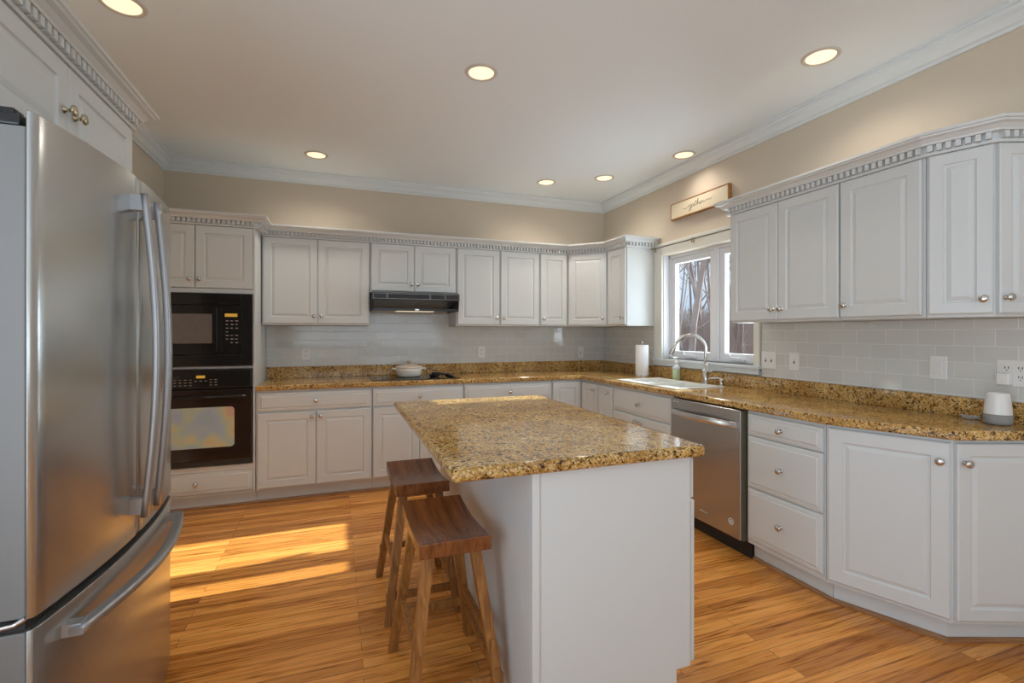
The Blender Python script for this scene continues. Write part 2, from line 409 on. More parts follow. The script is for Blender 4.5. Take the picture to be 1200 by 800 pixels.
# kitchen window -------------------------------------------------------
mb = MB()
cx0, cx1 = -.022, -.001
mb.box(cx0, cx1, WY1, -.932, 1.035, 2.125)                    # left casing
mb.box(cx0, cx1, -2.125, WY0, 1.035, 2.125)                    # right casing
mb.box(cx0, cx1, WY0, WY1, WZ1, 2.125)
mb.box(cx0 - .006, cx1, -2.13, -.93, 2.100, 2.128)
struct(mb.build('trim_2', 'cream', bevel=.003), 'cream painted window casing')
mb = MB(); mb.box(-.045, .149, WY0 + .0005, WY1 - .0005, WZ0 - .022, WZ0); mb.box(-.045, -.0455 + .044, -2.135, WY0 + .0004, WZ0 - .022, WZ0); mb.box(-.045, -.0015, WY1 - .0004, -.93, WZ0 - .022, WZ0); mb.box(-.030, -.001, -2.125, -.935, 1.012, WZ0 - .0221)
struct(mb.build('trim_3', 'trim', bevel=.003), 'white window stool and apron above the granite upstand')
# unit: outer frame + mullion + two sashes
win = bpy.data.objects.new('window_1', None); COL.objects.link(win); struct(win, 'white double casement window over the sink')
mb = MB(); fy0, fy1 = WY0 + .001, WY1 - .001
mb.box(.062, .135, fy1 - .018, fy1, WZ0, WZ1); mb.box(.062, .135, fy0, fy0 + .018, WZ0, WZ1)
mb.box(.062, .135, fy0, fy1, WZ0, WZ0 + .018); mb.box(.062, .135, fy0, fy1, WZ1 - .025, WZ1)
mb.box(.058, .135, -1.655, -1.605, WZ0, WZ1)
mb.box(.0, .062, fy1 - .004, fy1, WZ0, WZ1 - .0); mb.box(.0, .062, fy0, fy0 + .004, WZ0, WZ1)
mb.build('window_frame', 'sash', win, .002)
for a, b in ((-1.603, fy1 - .020), (fy0 + .020, -1.657)):
    mb = MB(); t = .052
    mb.box(.072, .118, a, a + t, WZ0 + .02, WZ1 - .027); mb.box(.072, .118, b - t, b, WZ0 + .02, WZ1 - .027)
    mb.box(.072, .118, a + t, b - t, WZ0 + .02, WZ0 + .02 + t); mb.box(.072, .118, a + t, b - t, WZ1 - .027 - t, WZ1 - .027)
    s_ = mb.build('sash', 'sash', win, .004)
    MB().box(.092, .097, a + t - .004, b - t + .004, WZ0 + .07, WZ1 - .075).build('pane', 'glass', s_)
    c = (a + b) / 2
    mb = MB(); mb.box(.040, .060, c - .075, c + .045, WZ0 + .0185, WZ0 + .034); mb.tube([(.045, c - .06, WZ0 + .035), (.035, c - .0, WZ0 + .045), (.032, c + .05, WZ0 + .04)], .006)
    mb.tube([(.032, c + .05, WZ0 + .036), (.030, c + .055, WZ0 + .065)], .007)
    mb.build('crank_handle', 'sash', win, .002)
    mb = MB(); mb.box(.052, .061, (b - .012) if a < -1.7 else (a + .0), (b - .0) if a < -1.7 else (a + .012), 1.50, 1.56)
# thin tension curtain rod with brackets
rod = thing('curtain_rod', 'thin dark curtain rod across the top of the window casing above the sink', 'curtain rod', (-.03, -1.53, 2.088))
MB().tube([(-.018, -.60 + .02, 0), (-.018, .585, 0)], .0045, 8).build('rod', plain('rod_bronze', (.16, .14, .12), .4, .6), rod)
for y in (.555, .05, -.56):
    MB().box(-.024, .0015, y - .006, y + .006, -.03, .012).build('bracket', 'brass', rod, .002)
# glazed openings behind the camera
for i, (ax, p, a, b, z0, z1, nn) in enumerate((('y', YS - .1, -3.75, -2.1, .55, 2.5, 2), ('y', YS - .1, -2.0, -.35, .55, 2.5, 2), ('x', XL - .1, -6.75, -3.95, .02, 2.3, 2))):
    wn = bpy.data.objects.new('window_%d' % (i + 2), None); COL.objects.link(wn); struct(wn)
    mb = MB(); bars = [a + (b - a) * k / nn for k in range(nn + 1)]
    for q in bars:
        q0, q1 = max(a + .001, q - .035), min(b - .001, q + .035)
        (mb.box(q0, q1, p - .02, p + .03, z0 + .001, z1 - .001) if ax == 'y' else mb.box(p - .02, p + .03, q0, q1, z0 + .001, z1 - .001))
    for q in (z0 + .03, z1 - .03):
        (mb.box(a + .001, b - .001, p - .02, p + .03, q - .029, q + .029) if ax == 'y' else mb.box(p - .02, p + .03, a + .001, b - .001, q - .029, q + .029))
    mb.build('window_frame', 'sash', wn)
# tile backsplashes
mb = MB(); mb.box(-3.397, -.009, -.009, -.001, 1.009, 1.372); mb.box(-2.545, -1.772, -.0088, -.0012, 1.372, 1.50)
tag(mb.build('tile_backsplash', 'tile_x'), 'white glossy subway tile wall covering behind the cooktop on the back wall', 'backsplash')
mb = MB(); mb.box(-.009, -.001, -.930, -.0095, 1.001, 1.372)
tag(mb.build('tile_backsplash', 'tile_y'), 'short white subway tile area between room corner and window', 'backsplash')
mb = MB(); mb.box(-.009, -.001, -3.66, -2.137, 1.001, 1.372)
tag(mb.build('tile_backsplash', 'tile_y'), 'white glossy subway tile wall covering right of the window under the right wall cabinets', 'backsplash')

# ------------------------------------------------------------------ cabinetry helpers
def rect(x0, x1, z0, z1, y): return [(x0, y, z0), (x1, y, z0), (x1, y, z1), (x0, y, z1)]
def ins(x0, x1, z0, z1, d, y): return rect(x0 + d, x1 - d, z0 + d, z1 - d, y)
KNOB = MB().lathe([(.0105, 0), (.0105, .003), (.006, .005), (.0052, .016), (.009, .019), (.0155, .022), (.0165, .026), (.0145, .030), (.007, .0325), (.0001, .033)], 16, Matrix.Rotation(R(90), 4, 'X'))
KM = None
def knob(parent, x, z, y=0, mat='chrome'):
    global KM
    o = KNOB.build('knob', mat, parent) if (KM is None or mat != 'chrome') else bpy.data.objects.new('knob', KM)
    if KM is None: KM = o.data
    if not o.users_collection: COL.objects.link(o)
    o.parent = parent; o.location = (x, y, z); return o
def door_shape(mb, x0, x1, z0, z1, yb, th=.02, fw=.056, mat=None):
    y = yb - th; n = [rect(x0, x1, z0, z1, yb)]
    n += [rect(x0, x1, z0, z1, y + .005), ins(x0, x1, z0, z1, .005, y)]
    f = min(fw, (x1 - x0) * .24)
    n += [ins(x0, x1, z0, z1, f, y), ins(x0, x1, z0, z1, f + .004, y + .006), ins(x0, x1, z0, z1, f + .010, y + .007),
          ins(x0, x1, z0, z1, f + .014, y + .005), ins(x0, x1, z0, z1, f + .027, y + .0005)]
    mb.rings(n, mat); return mb
def drawer_shape(mb, x0, x1, z0, z1, yb, th=.02, mat=None):
    y = yb - th
    mb.rings([rect(x0, x1, z0, z1, yb), rect(x0, x1, z0, z1, y + .009), ins(x0, x1, z0, z1, .003, y + .007), ins(x0, x1, z0, z1, .018, y + .004),
              ins(x0, x1, z0, z1, .021, y + .0055), ins(x0, x1, z0, z1, .030, y)], mat); return mb
def door(parent, x0, x1, z0, z1, kn=None, yb=0, fw=.056, xf=None, kmat='chrome', name='door'):
    d = door_shape(MB(), x0, x1, z0, z1, yb - .001, fw=fw).build(name, 'white', parent)
    if xf: d.location, d.rotation_euler = xf[0], (0, 0, xf[1])
    if kn: knob(d, kn[0], kn[1], yb - .021, kmat)
    return d
def drawer(parent, x0, x1, z0, z1, kn='c', yb=0):
    d = drawer_shape(MB(), x0, x1, z0, z1, yb - .001).build('drawer', 'white', parent)
    if kn: knob(d, (x0 + x1) / 2, (z0 + z1) / 2, yb - .021)
    return d
G = .0015
UB, UT, DB, DT = 1.375, 2.180, 1.388, 2.098
BT = .866                                          # top of base cabinet bodies
def wall_cab(label, loc, rz, w, zb, splits, knobs, depth=.309, group='white wall cabinets'):
    t = thing('wall_cabinet', label, 'cabinet', loc, rz, None)
    MB().box(G, w - G, 0, depth, zb, UT).build('body', 'white', t, .0015)
    for (a, b), k in zip(splits, knobs):
        dz = zb + .013
        kx = None if k is None else ((b - .028) if k == 'r' else (a + .028))
        door(t, a, b, dz, DT, (kx, dz + .062) if kx is not None else None)
    return t

# ------------------------------------------------------------------ back wall: wall cabinets
def back(label, x0, x1, zb, doors, kn): return wall_cab(label, (x0, -.31, 0), 0, x1 - x0, zb, doors, kn)
back('white two-door wall cabinet between the tall oven cabinet and the range hood cabinet', -3.395, -2.545, UB, [(.012, .422), (.426, .842)], ['r', 'l'])
back('short white two-door wall cabinet directly above the black range hood', -2.545, -1.772, 1.668, [(.012, .384), (.388, .765)], ['r', 'l'])
back('white two-door wall cabinet just right of the range hood', -1.772, -.924, UB, [(.012, .420), (.438, .840)], ['r', 'l'])
back('narrow white single-door wall cabinet left of the angled corner wall cabinet', -.924, -.612, UB, [(.008, .300)], ['l'])
# corner diagonal
t = thing('wall_cabinet', 'angled corner white wall cabinet with one door where back and right walls meet', 'cabinet', (0, 0, 0))
MB().prism([(-.6105, -.001), (-.6105, -.309), (-.309, -.6105), (-.0095, -.6105), (-.0095, -.001)][::1], UB, UT).build('body', 'white', t, .0015)
xf = ((-.61, -.31, 0), R(-45))
door(t, .018, .406, DB, DT, (.378, DB + .062), xf=xf, yb=-.0015)
t = wall_cab('single-door white wall cabinet on the right wall with its side panel beside the window', (-.31, -.612, 0), R(-90), .314, UB, [(.012, .305)], ['r'], .300)
# tall oven cabinet
t = thing('oven_cabinet', 'tall white cabinet housing the microwave and wall oven beside the refrigerator', 'cabinet', (-4.155, -.60, 0))
W = .755; mb = MB()
mb.box(0, .02, 0, .598, .10, UT); mb.box(W - .02, W, 0, .598, .10, UT); mb.box(.02, W - .02, .57, .598, .10, UT)
for z0, z1 in ((.10, .12), (.300, .318), (1.040, 1.062), (1.612, 1.64), (2.16, UT)): mb.box(.02, W - .02, .002, .57, z0, z1)
mb.box(0, .014, -.018, 0, .318, 1.63); mb.box(W - .014, W, -.018, 0, .118, 2.10)
mb.box(.014, W - .014, -.018, .002, 1.602, 1.634); mb.box(.014, W - .014, -.018, .002, 1.044, 1.060); mb.box(.014, W - .014, -.018, .002, .285, .325)
mb.build('body', 'white', t, .0015)
door(t, .006, .362, 1.638, DT, (.334, 1.70)); door(t, .366, .738, 1.638, DT, (.394, 1.70))
drawer(t, .006, .738, .125, .283)
MB().box(0, W, .045, .06, .0, .10).build('toe_kick', 'white', t)

# crown runs with dentils
CP = [(.0, 2.100), (.023, 2.100), (.023, 2.113), (.012, 2.1145), (.012, 2.1425), (.040, 2.144), (.042, 2.152), (.056, 2.166), (.072, 2.171), (.074, 2.178), (.082, 2.180), (.082, 2.192), (0, 2.192)]
def crown(path, label, parent=None, name='crown_molding'):
    mb = MB(); sweep(mb, path, CP)
    P = [Vector(p) for p in path]
    for i in range(len(P) - 1):
        d = (P[i + 1] - P[i]); L = d.length; d.normalize(); nn = Vector((d.y, -d.x)); L2 = L
        k = max(1, int(L2 / .031))
        for j in range(k):
            s_ = (j + .5) * L2 / k; c = P[i] + d * s_ + nn * .0250
            mat = Matrix(((d.x, nn.x, 0, c.x), (d.y, nn.y, 0, c.y), (0, 0, 1, 0), (0, 0, 0, 1)))
            mb.box(-.0090, .0090, -.0125, .0125, 2.1150, 2.1420, mat)
    o = mb.build(name, 'white', parent)
    if label: tag(o, label, 'crown moulding')
    return o
e = .0015
crown([(-4.156, -.60 - e), (-3.40 + e, -.60 - e), (-3.40 + e, -.31 - e), (-.6105 - .0, -.31 - e - .0005), (-.31 - e - .0005, -.6105), (-.31 - e, -.926 - e), (-.004, -.926 - e)],
      'white dentil crown moulding along the tops of the back wall and corner wall cabinets')

# ------------------------------------------------------------------ right wall: wall cabinets
t = wall_cab('white two-door wall cabinet immediately right of the window', (-.31, -2.165, 0), R(-90), .750, UB, [(.006, .372), (.376, .746)], ['r', 'l'], .300)
t = wall_cab('wide single-door wall cabinet in the middle of the run right of the window', (-.31, -2.9155, 0), R(-90), .389, UB, [(.006, .378)], ['l'], .300)
t = thing('wall_cabinet', 'angled end wall cabinet with two narrow doors at the far right of the photo', 'cabinet', (0, 0, 0))
U0, U1, U2 = (-.31, -3.3065), (-.232, -3.508), (-.0095, -3.600)
MB().prism([U0, U1, U2, (-.0095, -3.3065)], UB, UT).build('body', 'white', t, .0015)
def seg_xf(a, b): return ((a[0], a[1], 0), math.atan2(b[1] - a[1], b[0] - a[0])), (Vector(b) - Vector(a)).length
xf, L = seg_xf(U0, U1); door(t, .008, L - .002, DB, DT, (L - .030, DB + .062), xf=xf, fw=.05)
xf, L = seg_xf(U1, U2); door(t, .006, L - .02, DB, DT, (.026, DB + .066), xf=xf, fw=.045)
crown([(-.004, -2.165 + e), (-.31 - e, -2.165 + e), (-.31 - e, -3.3065), (-.232 - e, -3.508 - e), (-.004, -3.602)],
      'white dentil crown moulding along the tops of the wall cabinets right of the window')

# ------------------------------------------------------------------ base cabinets
def base_cab(label, loc, rz, w, fronts, name='base_cabinet', depth=.597, open_top=False):
    t = thing(name, label, 'cabinet', loc, rz)
    mb = MB()
    if open_top:
        mb.box(G, .02, .018, depth, .105, BT); mb.box(w - .02, w - G, .018, depth, .105, BT); mb.box(.02, w - .02, .02, depth, .105, .125)
        mb.box(G, w - G, 0, .018, .105, BT); mb.box(.02, w - .02, depth - .01, depth, .125, BT)
    else: mb.box(G, w - G, 0, depth, .105, BT)
    mb.build('body', 'white', t, .0015)
    MB().box(G, w - G, .049, .064, .0, .1045).build('toe_kick', 'white', t)
    for f in fronts:
        if f[0] == 'd': door(t, *f[1:5], f[5])
        else: drawer(t, *f[1:5], kn=(f[5] if len(f) > 5 else 'c'))
    return t
DRT = .845
base_cab('white base cabinet next to the oven tower with one wide drawer over two doors', (-3.3985, -.60, 0), 0, .8535,
    [('w', .012, .842, .708, DRT), ('d', .012, .425, .120, .694, (.395, .655)), ('d', .429, .842, .120, .694, (.459, .655))])
base_cab('white base cabinet directly below the cooktop with drawer front and two doors', (-2.545, -.60, 0), 0, .773,
    [('w', .006, .764, .708, DRT), ('d', .006, .383, .120, .694, (.353, .655)), ('d', .387, .764, .120, .694, (.417, .655))])
base_cab('white base cabinet right of the cooktop with wide drawer, partly behind the island', (-1.772, -.60, 0), 0, .848,
    [('w', .006, .840, .708, DRT), ('d', .006, .421, .120, .694, (.391, .655)), ('d', .425, .840, .120, .694, (.455, .655))])
t = thing('corner_base_cabinet', 'white inside corner base cabinet with two full-height doors meeting at the corner', 'cabinet', (0, 0, 0))
MB().prism([(-.9225, -.003), (-.9225, -.60), (-.60, -.60), (-.60, -.9225), (-.003, -.9225), (-.003, -.003)], .105, BT).build('body', 'white', t, .0015)
MB().prism([(-.9225, -.536), (-.9225, -.551), (-.551, -.551), (-.551, -.9225), (-.536, -.9225), (-.536, -.536)], 0, .1045).build('toe_kick', 'white', t)
door(t, .004, .300, .120, DRT, None, xf=((-.9225, -.60, 0), 0))
door(t, .022, .318, .120, DRT, (.27, .79), xf=((-.60, -.60, 0), R(-90)))
base_cab('very narrow single-door white base cabinet between corner cabinet and sink cabinet', (-.60, -.924, 0), R(-90), .246, [('d', .008, .236, .120, DRT, (.18, .79))])
base_cab('white sink base cabinet with wide false drawer front under the sink', (-.60, -1.171, 0), R(-90), .768,
    [('w', .008, .758, .665, DRT), ('d', .008, .381, .120, .655, (.350, .615)), ('d', .385, .758, .120, .655, (.415, .615))], name='sink_base_cabinet', open_top=True)
base_cab('white base cabinet with a stack of three drawers right of the dishwasher', (-.60, -2.577, 0), R(-90), .4695,
    [('w', .012, .462, .728, DRT + .002), ('w', .012, .462, .434, .722), ('w', .012, .462, .135, .424)], name='drawer_base_cabinet')
# angled end
t = thing('end_base_cabinet', 'angled end base cabinet with wide door and second door at far right', 'cabinet', (0, 0, 0))
B0, B1, B2 = (-.60, -3.0485), (-.435, -3.466), (-.003, -3.640)
MB().prism([B0, B1, B2, (-.003, -3.0485)], .105, BT).build('body', 'white', t, .0015)
T0, T1, T2 = (-.551, -3.0485), (-.392, -3.425), (-.010, -3.570)
def offs(p, q, d):
    v = (Vector(q) - Vector(p)).normalized(); n_ = Vector((v.y, -v.x)); return n_ * d
mb = MB(); sweep(mb, [T0, T1, T2], [(-.015, 0), (0, 0), (0, .1045), (-.015, .1045)]); mb.build('toe_kick', 'white', t)
xf, L = seg_xf(B0, B1); door(t, .010, L - .004, .125, DRT + .008, (L - .034, .775), xf=xf, fw=.06)
xf, L = seg_xf(B1, B2); door(t, .006, L - .02, .125, DRT + .008, (.030, .775), xf=xf, fw=.05)
# oak shoe mouldings
def shoe(path, i, label):
    mb = MB(); sweep(mb, path, [(.001, 0), (.016, 0), (.015, .010), (.009, .017), (.001, .019)]); struct(mb.build('trim_%d' % i, 'shoe'), label)
shoe([(-4.15, -.555), (-3.40, -.555), (-3.40, -.551), (-.552, -.551), (-.552, -1.935)], 4, 'oak shoe moulding along the toe kick of the back cabinets')
shoe([(-.5515, -2.58), (-.5515, -3.048), T1, T2], 5, 'oak shoe moulding along the toe kick of the right end cabinets')

# ------------------------------------------------------------------ countertops
def cells(xs, ys, keep):
    out = []
    for i in range(len(xs) - 1):
        for j in range(len(ys) - 1):
            cx, cy = (xs[i] + xs[i + 1]) / 2, (ys[j] + ys[j + 1]) / 2
            if keep(cx, cy): out.append([(xs[i], ys[j]), (xs[i + 1], ys[j]), (xs[i + 1], ys[j + 1]), (xs[i], ys[j + 1])])
    return out
ZT, ZB = .908, .868
HX0, HX1, HY0, HY1 = -.505, -.175, -1.895, -1.205
HM0, HM1 = -1.535, -1.495
xs = [-3.397, -.637, HX0, HX1, -.002]; ys = [-3.06, HY0, HM0, HM1, HY1, -.637, -.002]
ct = thing('countertop', 'golden brown granite worktop running along the back wall and right wall', 'countertop', (0, 0, 0))
fc = cells(xs, ys, lambda x, y: (y > -.637 or x > -.637) and not (HX0 < x < HX1 and (HY0 < y < HM0 or HM1 < y < HY1)))
fc.append([(-.637, -3.06), (-.462, -3.497), (-.002, -3.680), (-.002, -3.06), (HX1, -3.06), (HX0, -3.06)])
MB().slab(fc, ZB, ZT).build('worktop', 'granite', ct, .010, 3)
mb = MB(); mb.box(-3.397, -.0225, -.022, -.002, ZT + .0003, 1.008)
mb.build('upstand', 'granite', ct, .002)
mb = MB(); mb.box(-.022, -.002, -3.66, -.0225, ZT + .0003, 1.000)
mb.build('upstand', 'granite', ct, .002)

# ------------------------------------------------------------------ island
isl = thing('island_cabinet', 'white painted kitchen island base in the centre of the floor', 'island', (0, 0, 0))
IX0, IX1, IY0, IY1 = -2.246, -1.636, -3.310, -1.90
mb = MB(); prof = [(IX0, 0), (-1.696, 0), (-1.696, .118), (IX1, .118), (IX1, .869), (IX0, .869)]
vs = [(x, y, z) for y in (IY0, IY1) for x, z in prof]; n6 = 6
mb.add(vs, [(0, 1, 2, 3, 4, 5), tuple(range(11, 5, -1))] + [(i, i + 6, (i + 1) % 6 + 6, (i + 1) % 6) for i in range(6)])
mb.build('body', 'white', isl, .002)
MB().box(IX0 - .004, IX0 + .022, IY0 - .006, IY0 + .03, 0, .869).build('corner_stile', 'white', isl, .002)
xf = ((IX1 + 0, IY0, 0), R(90)); Wd = (IY1 - IY0) / 3
for k in range(3):
    for kind in 'wd':
        if kind == 'w':
            d = drawer_shape(MB(), k * Wd + .008, (k + 1) * Wd - .004, .715, .855, -.007).build('drawer', 'white', isl)
        else: d = door_shape(MB(), k * Wd + .008, (k + 1) * Wd - .004, .128, .705, -.007).build('door', 'white', isl)
        d.location, d.rotation_euler = xf[0], (0, 0, xf[1])
        knob(d, (k + .5) * Wd if kind == 'w' else (k + 1) * Wd - .035, .785 if kind == 'w' else .66, -.027)
o = MB().slab([[(-2.512, -3.352), (-1.600, -3.352), (-1.600, -1.868), (-2.512, -1.868)]], .8705, .912).build('island_countertop', 'granite', None, .0175, 5)
tag(o, 'rectangular golden granite worktop on the kitchen island', 'countertop')

# ------------------------------------------------------------------ sink, faucet, soap
sk = thing('sink', 'white double-bowl sink set in the granite below the window', 'sink', (0, 0, ZT))
mb = MB(); sx = [-.578, HX0 + .010, HX1 - .010, -.140]; sy = [-1.928, HY0 + .010, HM0 - .010, HM1 + .010, HY1 - .010, -1.172]
mb.slab(cells(sx, sy, lambda x, y: not (sx[1] < x < sx[2] and (sy[1] < y < sy[2] or sy[3] < y < sy[4]))), .0005, .0075)
mb.build('rim', 'sinkw', sk, .003, 3)  # added white rim, wide in front to stand for sunlit granite
def bowl(x0, x1, y0, y1):
    mb = MB(); lv = [(0, .006), (.003, -.02), (.010, -.14), (.035, -.165)]
    def loop(d, z, o=0): return [(x0 + d - o, y0 + d - o, z), (x1 - d + o, y0 + d - o, z), (x1 - d + o, y1 - d + o, z), (x0 + d - o, y1 - d + o, z)]
    inner = [loop(d, z) for d, z in lv]; outer = [loop(d, z - (.004 if i == 3 else 0), .006) for i, (d, z) in enumerate(lv)][::-1]
    # inner shell then outer shell joined at the lip
    ring = outer + inner; vs = [v for r in ring for v in r]; fs = []
    for i in range(len(ring) - 1):
        for k in range(4): a, b = i * 4 + k, i * 4 + (k + 1) % 4; fs.append((a, b, b + 4, a + 4))
    fs.append(tuple(range(4))); fs.append(tuple((len(ring) - 1) * 4 + k for k in range(4)))
    mb.add(vs, fs); b = mb.build('bowl', 'sinkw', sk, .004)
    MB().lathe([(.0, .0), (.04, .0), (.045, .003), (.045, .0)], 20, Matrix.Translation(((x0 + x1) / 2, (y0 + y1) / 2, -.164)), cap=False).build('drain', 'chrome', b)
bowl(sx[1], sx[2], sy[3], sy[4]); bowl(sx[1], sx[2], sy[1], sy[2])

def arc(c, d, r, a0, a1, n):
    return [Vector(c) + Vector((d[0], d[1], 0)) * (r * cos(R(a0 + (a1 - a0) * i / n))) + Vector((0, 0, r * sin(R(a0 + (a1 - a0) * i / n)))) for i in range(n + 1)]
fa = thing('faucet', 'tall arched brushed nickel pull-down kitchen faucet behind the sink', 'faucet', (-.100, -1.690, ZT))
MB().lathe([(.026, 0), (.026, .004), (.021, .012), (.020, .06), (.024, .085), (.027, .098), (.030, .102), (.030, .108), (.020, .112), (.0165, .118), (.0155, .165), (.012, .168)], 20).build('body', 'chrome', fa)
dv = Vector((-.80, .60, 0)).normalized(); r_ = .112
pts = [(0, 0, .165), (0, 0, .21), (0, 0, .262)] + arc(dv * r_ + Vector((0, 0, .275)), dv, r_, 180, 22, 16)
MB().tube(pts, .0115, 12).build('spout', 'chrome', fa)
p0 = pts[-1]; p1 = pts[-1] + (pts[-1] - pts[-2]).normalized() * .045; p2 = p1 + (pts[-1] - pts[-2]).normalized() * .05
MB().tube([p0, p1, p2, p2 + (p2 - p1) * .15], [.0125, .015, .0175, .015], 14).build('spray_head', 'chrome', fa)
MB().tube([(0.0, -.018, .093), (.0, -.05, .098), (.0, -.075, .112)], [.010, .008, .006], 10).build('lever', 'chrome', fa)
sd = thing('soap_pump', 'small nickel deck-mounted soap pump right of the faucet', 'soap pump', (-.105, -1.860, ZT))
MB().lathe([(.020, 0), (.020, .004), (.012, .008), (.012, .035), (.015, .038), (.017, .05), (.012, .056), (.006, .058)], 16).build('base', 'chrome', sd)
MB().tube([(0, 0, .05), (-.02, .015, .062), (-.06, .045, .060), (-.075, .056, .052)], [.006, .006, .005, .004], 8).build('nozzle', 'chrome', sd)

sb = thing('soap_bottle', 'clear pump bottle of pale green dish soap beside the faucet', 'bottle', (-.085, -1.325, ZT))
MB().lathe([(.030, .0005), (.033, .004), (.033, .085), (.0328, .09)], 20).build('liquid', 'greensoap', sb)
MB().lathe([(.0335, .0905), (.033, .105), (.024, .122), (.014, .130), (.014, .137)], 20).build('shoulder', 'clearp', sb)
mb = MB().lathe([(.016, .1375), (.016, .155), (.006, .158), (.005, .185), (.010, .187), (.010, .195), (.004, .197)], 14); mb.tube([(0, 0, .191), (-.035, -.01, .190), (-.042, -.012, .184)], .004, 8)
mb.build('pump', 'plate', sb)

pt = thing('paper_towel_holder', 'upright paper towel roll on a holder by the corner left of the window', 'paper towel', (-.170, -.955, ZT))
MB().lathe([(.066, 0), (.068, .004), (.064, .010), (.01, .012)], 28).build('base', 'chrome', pt)
MB().lathe([(.058, .0125), (.0595, .016), (.0595, .286), (.057, .290), (.02, .290), (.02, .285)], 32).build('paper_roll', 'paper', pt)
MB().lathe([(.006, .012), (.006, .305), (.010, .309), (.011, .318), (.006, .324), (.0001, .325)], 12).build('rod', 'chrome', pt)

# ------------------------------------------------------------------ cooktop, pot, spoon rest
ck = thing('cooktop', 'black glass cooktop set flush in the granite under the range hood', 'cooktop', (-2.17, -.33, ZT))
MB().slab([[(-.375, -.235), (.375, -.235), (.375, .235), (-.375, .235)]], .0005, .006).build('glass_top', 'glassdark', ck, .002)
for x, y, r in ((-.20, -.10, .105), (-.20, .12, .08), (.13, -.10, .08), (.13, .12, .105)):
    mb = MB(); mb.lathe([(r, .0062), (r, .0068), (r - .004, .0068), (r - .004, .0062)], 32, Matrix.Translation((x, y, 0)), cap=False); mb.build('burner_ring', 'ring', ck)
for y in (-.13, -.065, 0, .065):
    MB().lathe([(.018, .0062), (.018, .02), (.012, .024), (.0001, .024)], 16, Matrix.Translation((.325, y, 0))).build('control_knob', 'blackp', ck)
po = thing('dutch_oven', 'cream enamel casserole pot with blush lid sitting on the cooktop', 'pot', (-2.205, -.305, ZT + .0072))
MB().lathe([(.088, 0), (.098, .004), (.110, .022), (.118, .06), (.119, .078), (.114, .079)], 36).build('pot_body', 'enamel', po)
ld = MB().lathe([(.121, .0795), (.121, .085), (.115, .092), (.08, .104), (.04, .111), (.012, .113), (.0001, .113)], 36).build('lid', 'enamel_lid', po)
MB().lathe([(.006, .1135), (.007, .124), (.020, .132), (.022, .139), (.012, .143), (.0001, .143)], 20).build('lid_knob', 'brass', ld)
for s_ in (-1, 1):
    MB().tube([(s_ * .112, -.032, .070), (s_ * .140, -.026, .073), (s_ * .148, 0, .074), (s_ * .140, .026, .073), (s_ * .112, .032, .070)], .0075, 8).build('handle', 'enamel', po)
sr = thing('spoon_rest', 'small black spoon rest on the right end of the cooktop', 'spoon rest', (-1.985, -.36, ZT + .007), R(-20))
MB().lathe([(.030, 0), (.042, .003), (.052, .016), (.049, .018), (.036, .008), (.0001, .007)], 24).build('dish', 'black', sr)
MB().tube([(-.02, .0, .020), (.02, .0, .026), (.07, .0, .024), (.10, 0, .018)], [.016, .012, .010, .008], 10).build('spoon', 'blackp', sr)

# ------------------------------------------------------------------ range hood
hd = thing('range_hood', 'black under-cabinet range hood over the cooktop', 'range hood', (-2.158, 0, 0))
hw = .380
def sideprism(mb, prof, x0, x1):
    n = len(prof); vs = [(x, y, z) for x in (x0, x1) for y, z in prof]
    mb.add(vs, [tuple(range(n)), tuple(range(2 * n - 1, n - 1, -1))] + [(i, n + i, n + (i + 1) % n, (i + 1) % n) for i in range(n)])
mb = MB(); sideprism(mb, [(-.012, 1.5415), (-.012, 1.666), (-.435, 1.666), (-.478, 1.655), (-.478, 1.598), (-.470, 1.594), (-.40, 1.590)], -hw, hw)
sideprism(mb, [(-.012, 1.5025), (-.012, 1.5405), (-.40, 1.589), (-.46, 1.589), (-.44, 1.5025)], -hw, -hw + .012)
sideprism(mb, [(-.012, 1.5025), (-.012, 1.5405), (-.40, 1.589), (-.46, 1.589), (-.44, 1.5025)], hw - .012, hw)
mb.box(-hw + .012, hw - .012, -.44, -.428, 1.503, 1.525); mb.build('housing', 'blackp', hd, .002)
mb = MB()
for a, b in ((-.365, -.27), (-.245, .10), (.125, .235), (.26, .365)): mb.box(a, b, -.4795, -.4783, 1.612, 1.642)
mb.build('vent_slots', 'dark', hd)
mb = MB(); mb.box(-.372, .372, -.4800, -.4783, 1.646, 1.650); mb.box(-.372, .372, -.4800, -.4783, 1.602, 1.606)
for x in (-.372, -.262, -.254, .108, .116, .243, .251, .366): mb.box(x, x + .004, -.4800, -.4783, 1.606, 1.646)
mb.build('trim_strip', plain('hood_trim', (.22, .22, .22), .3, .6), hd)
mb = MB(); mb.box(-.17, .16, -.43, -.30, 1.4985, 1.5022); mb.build('lamp_lens', 'hoodlens', hd, .001)
MB().box(-.015, .02, -.455, -.44, 1.507, 1.519).build('badge', 'chrome', hd)

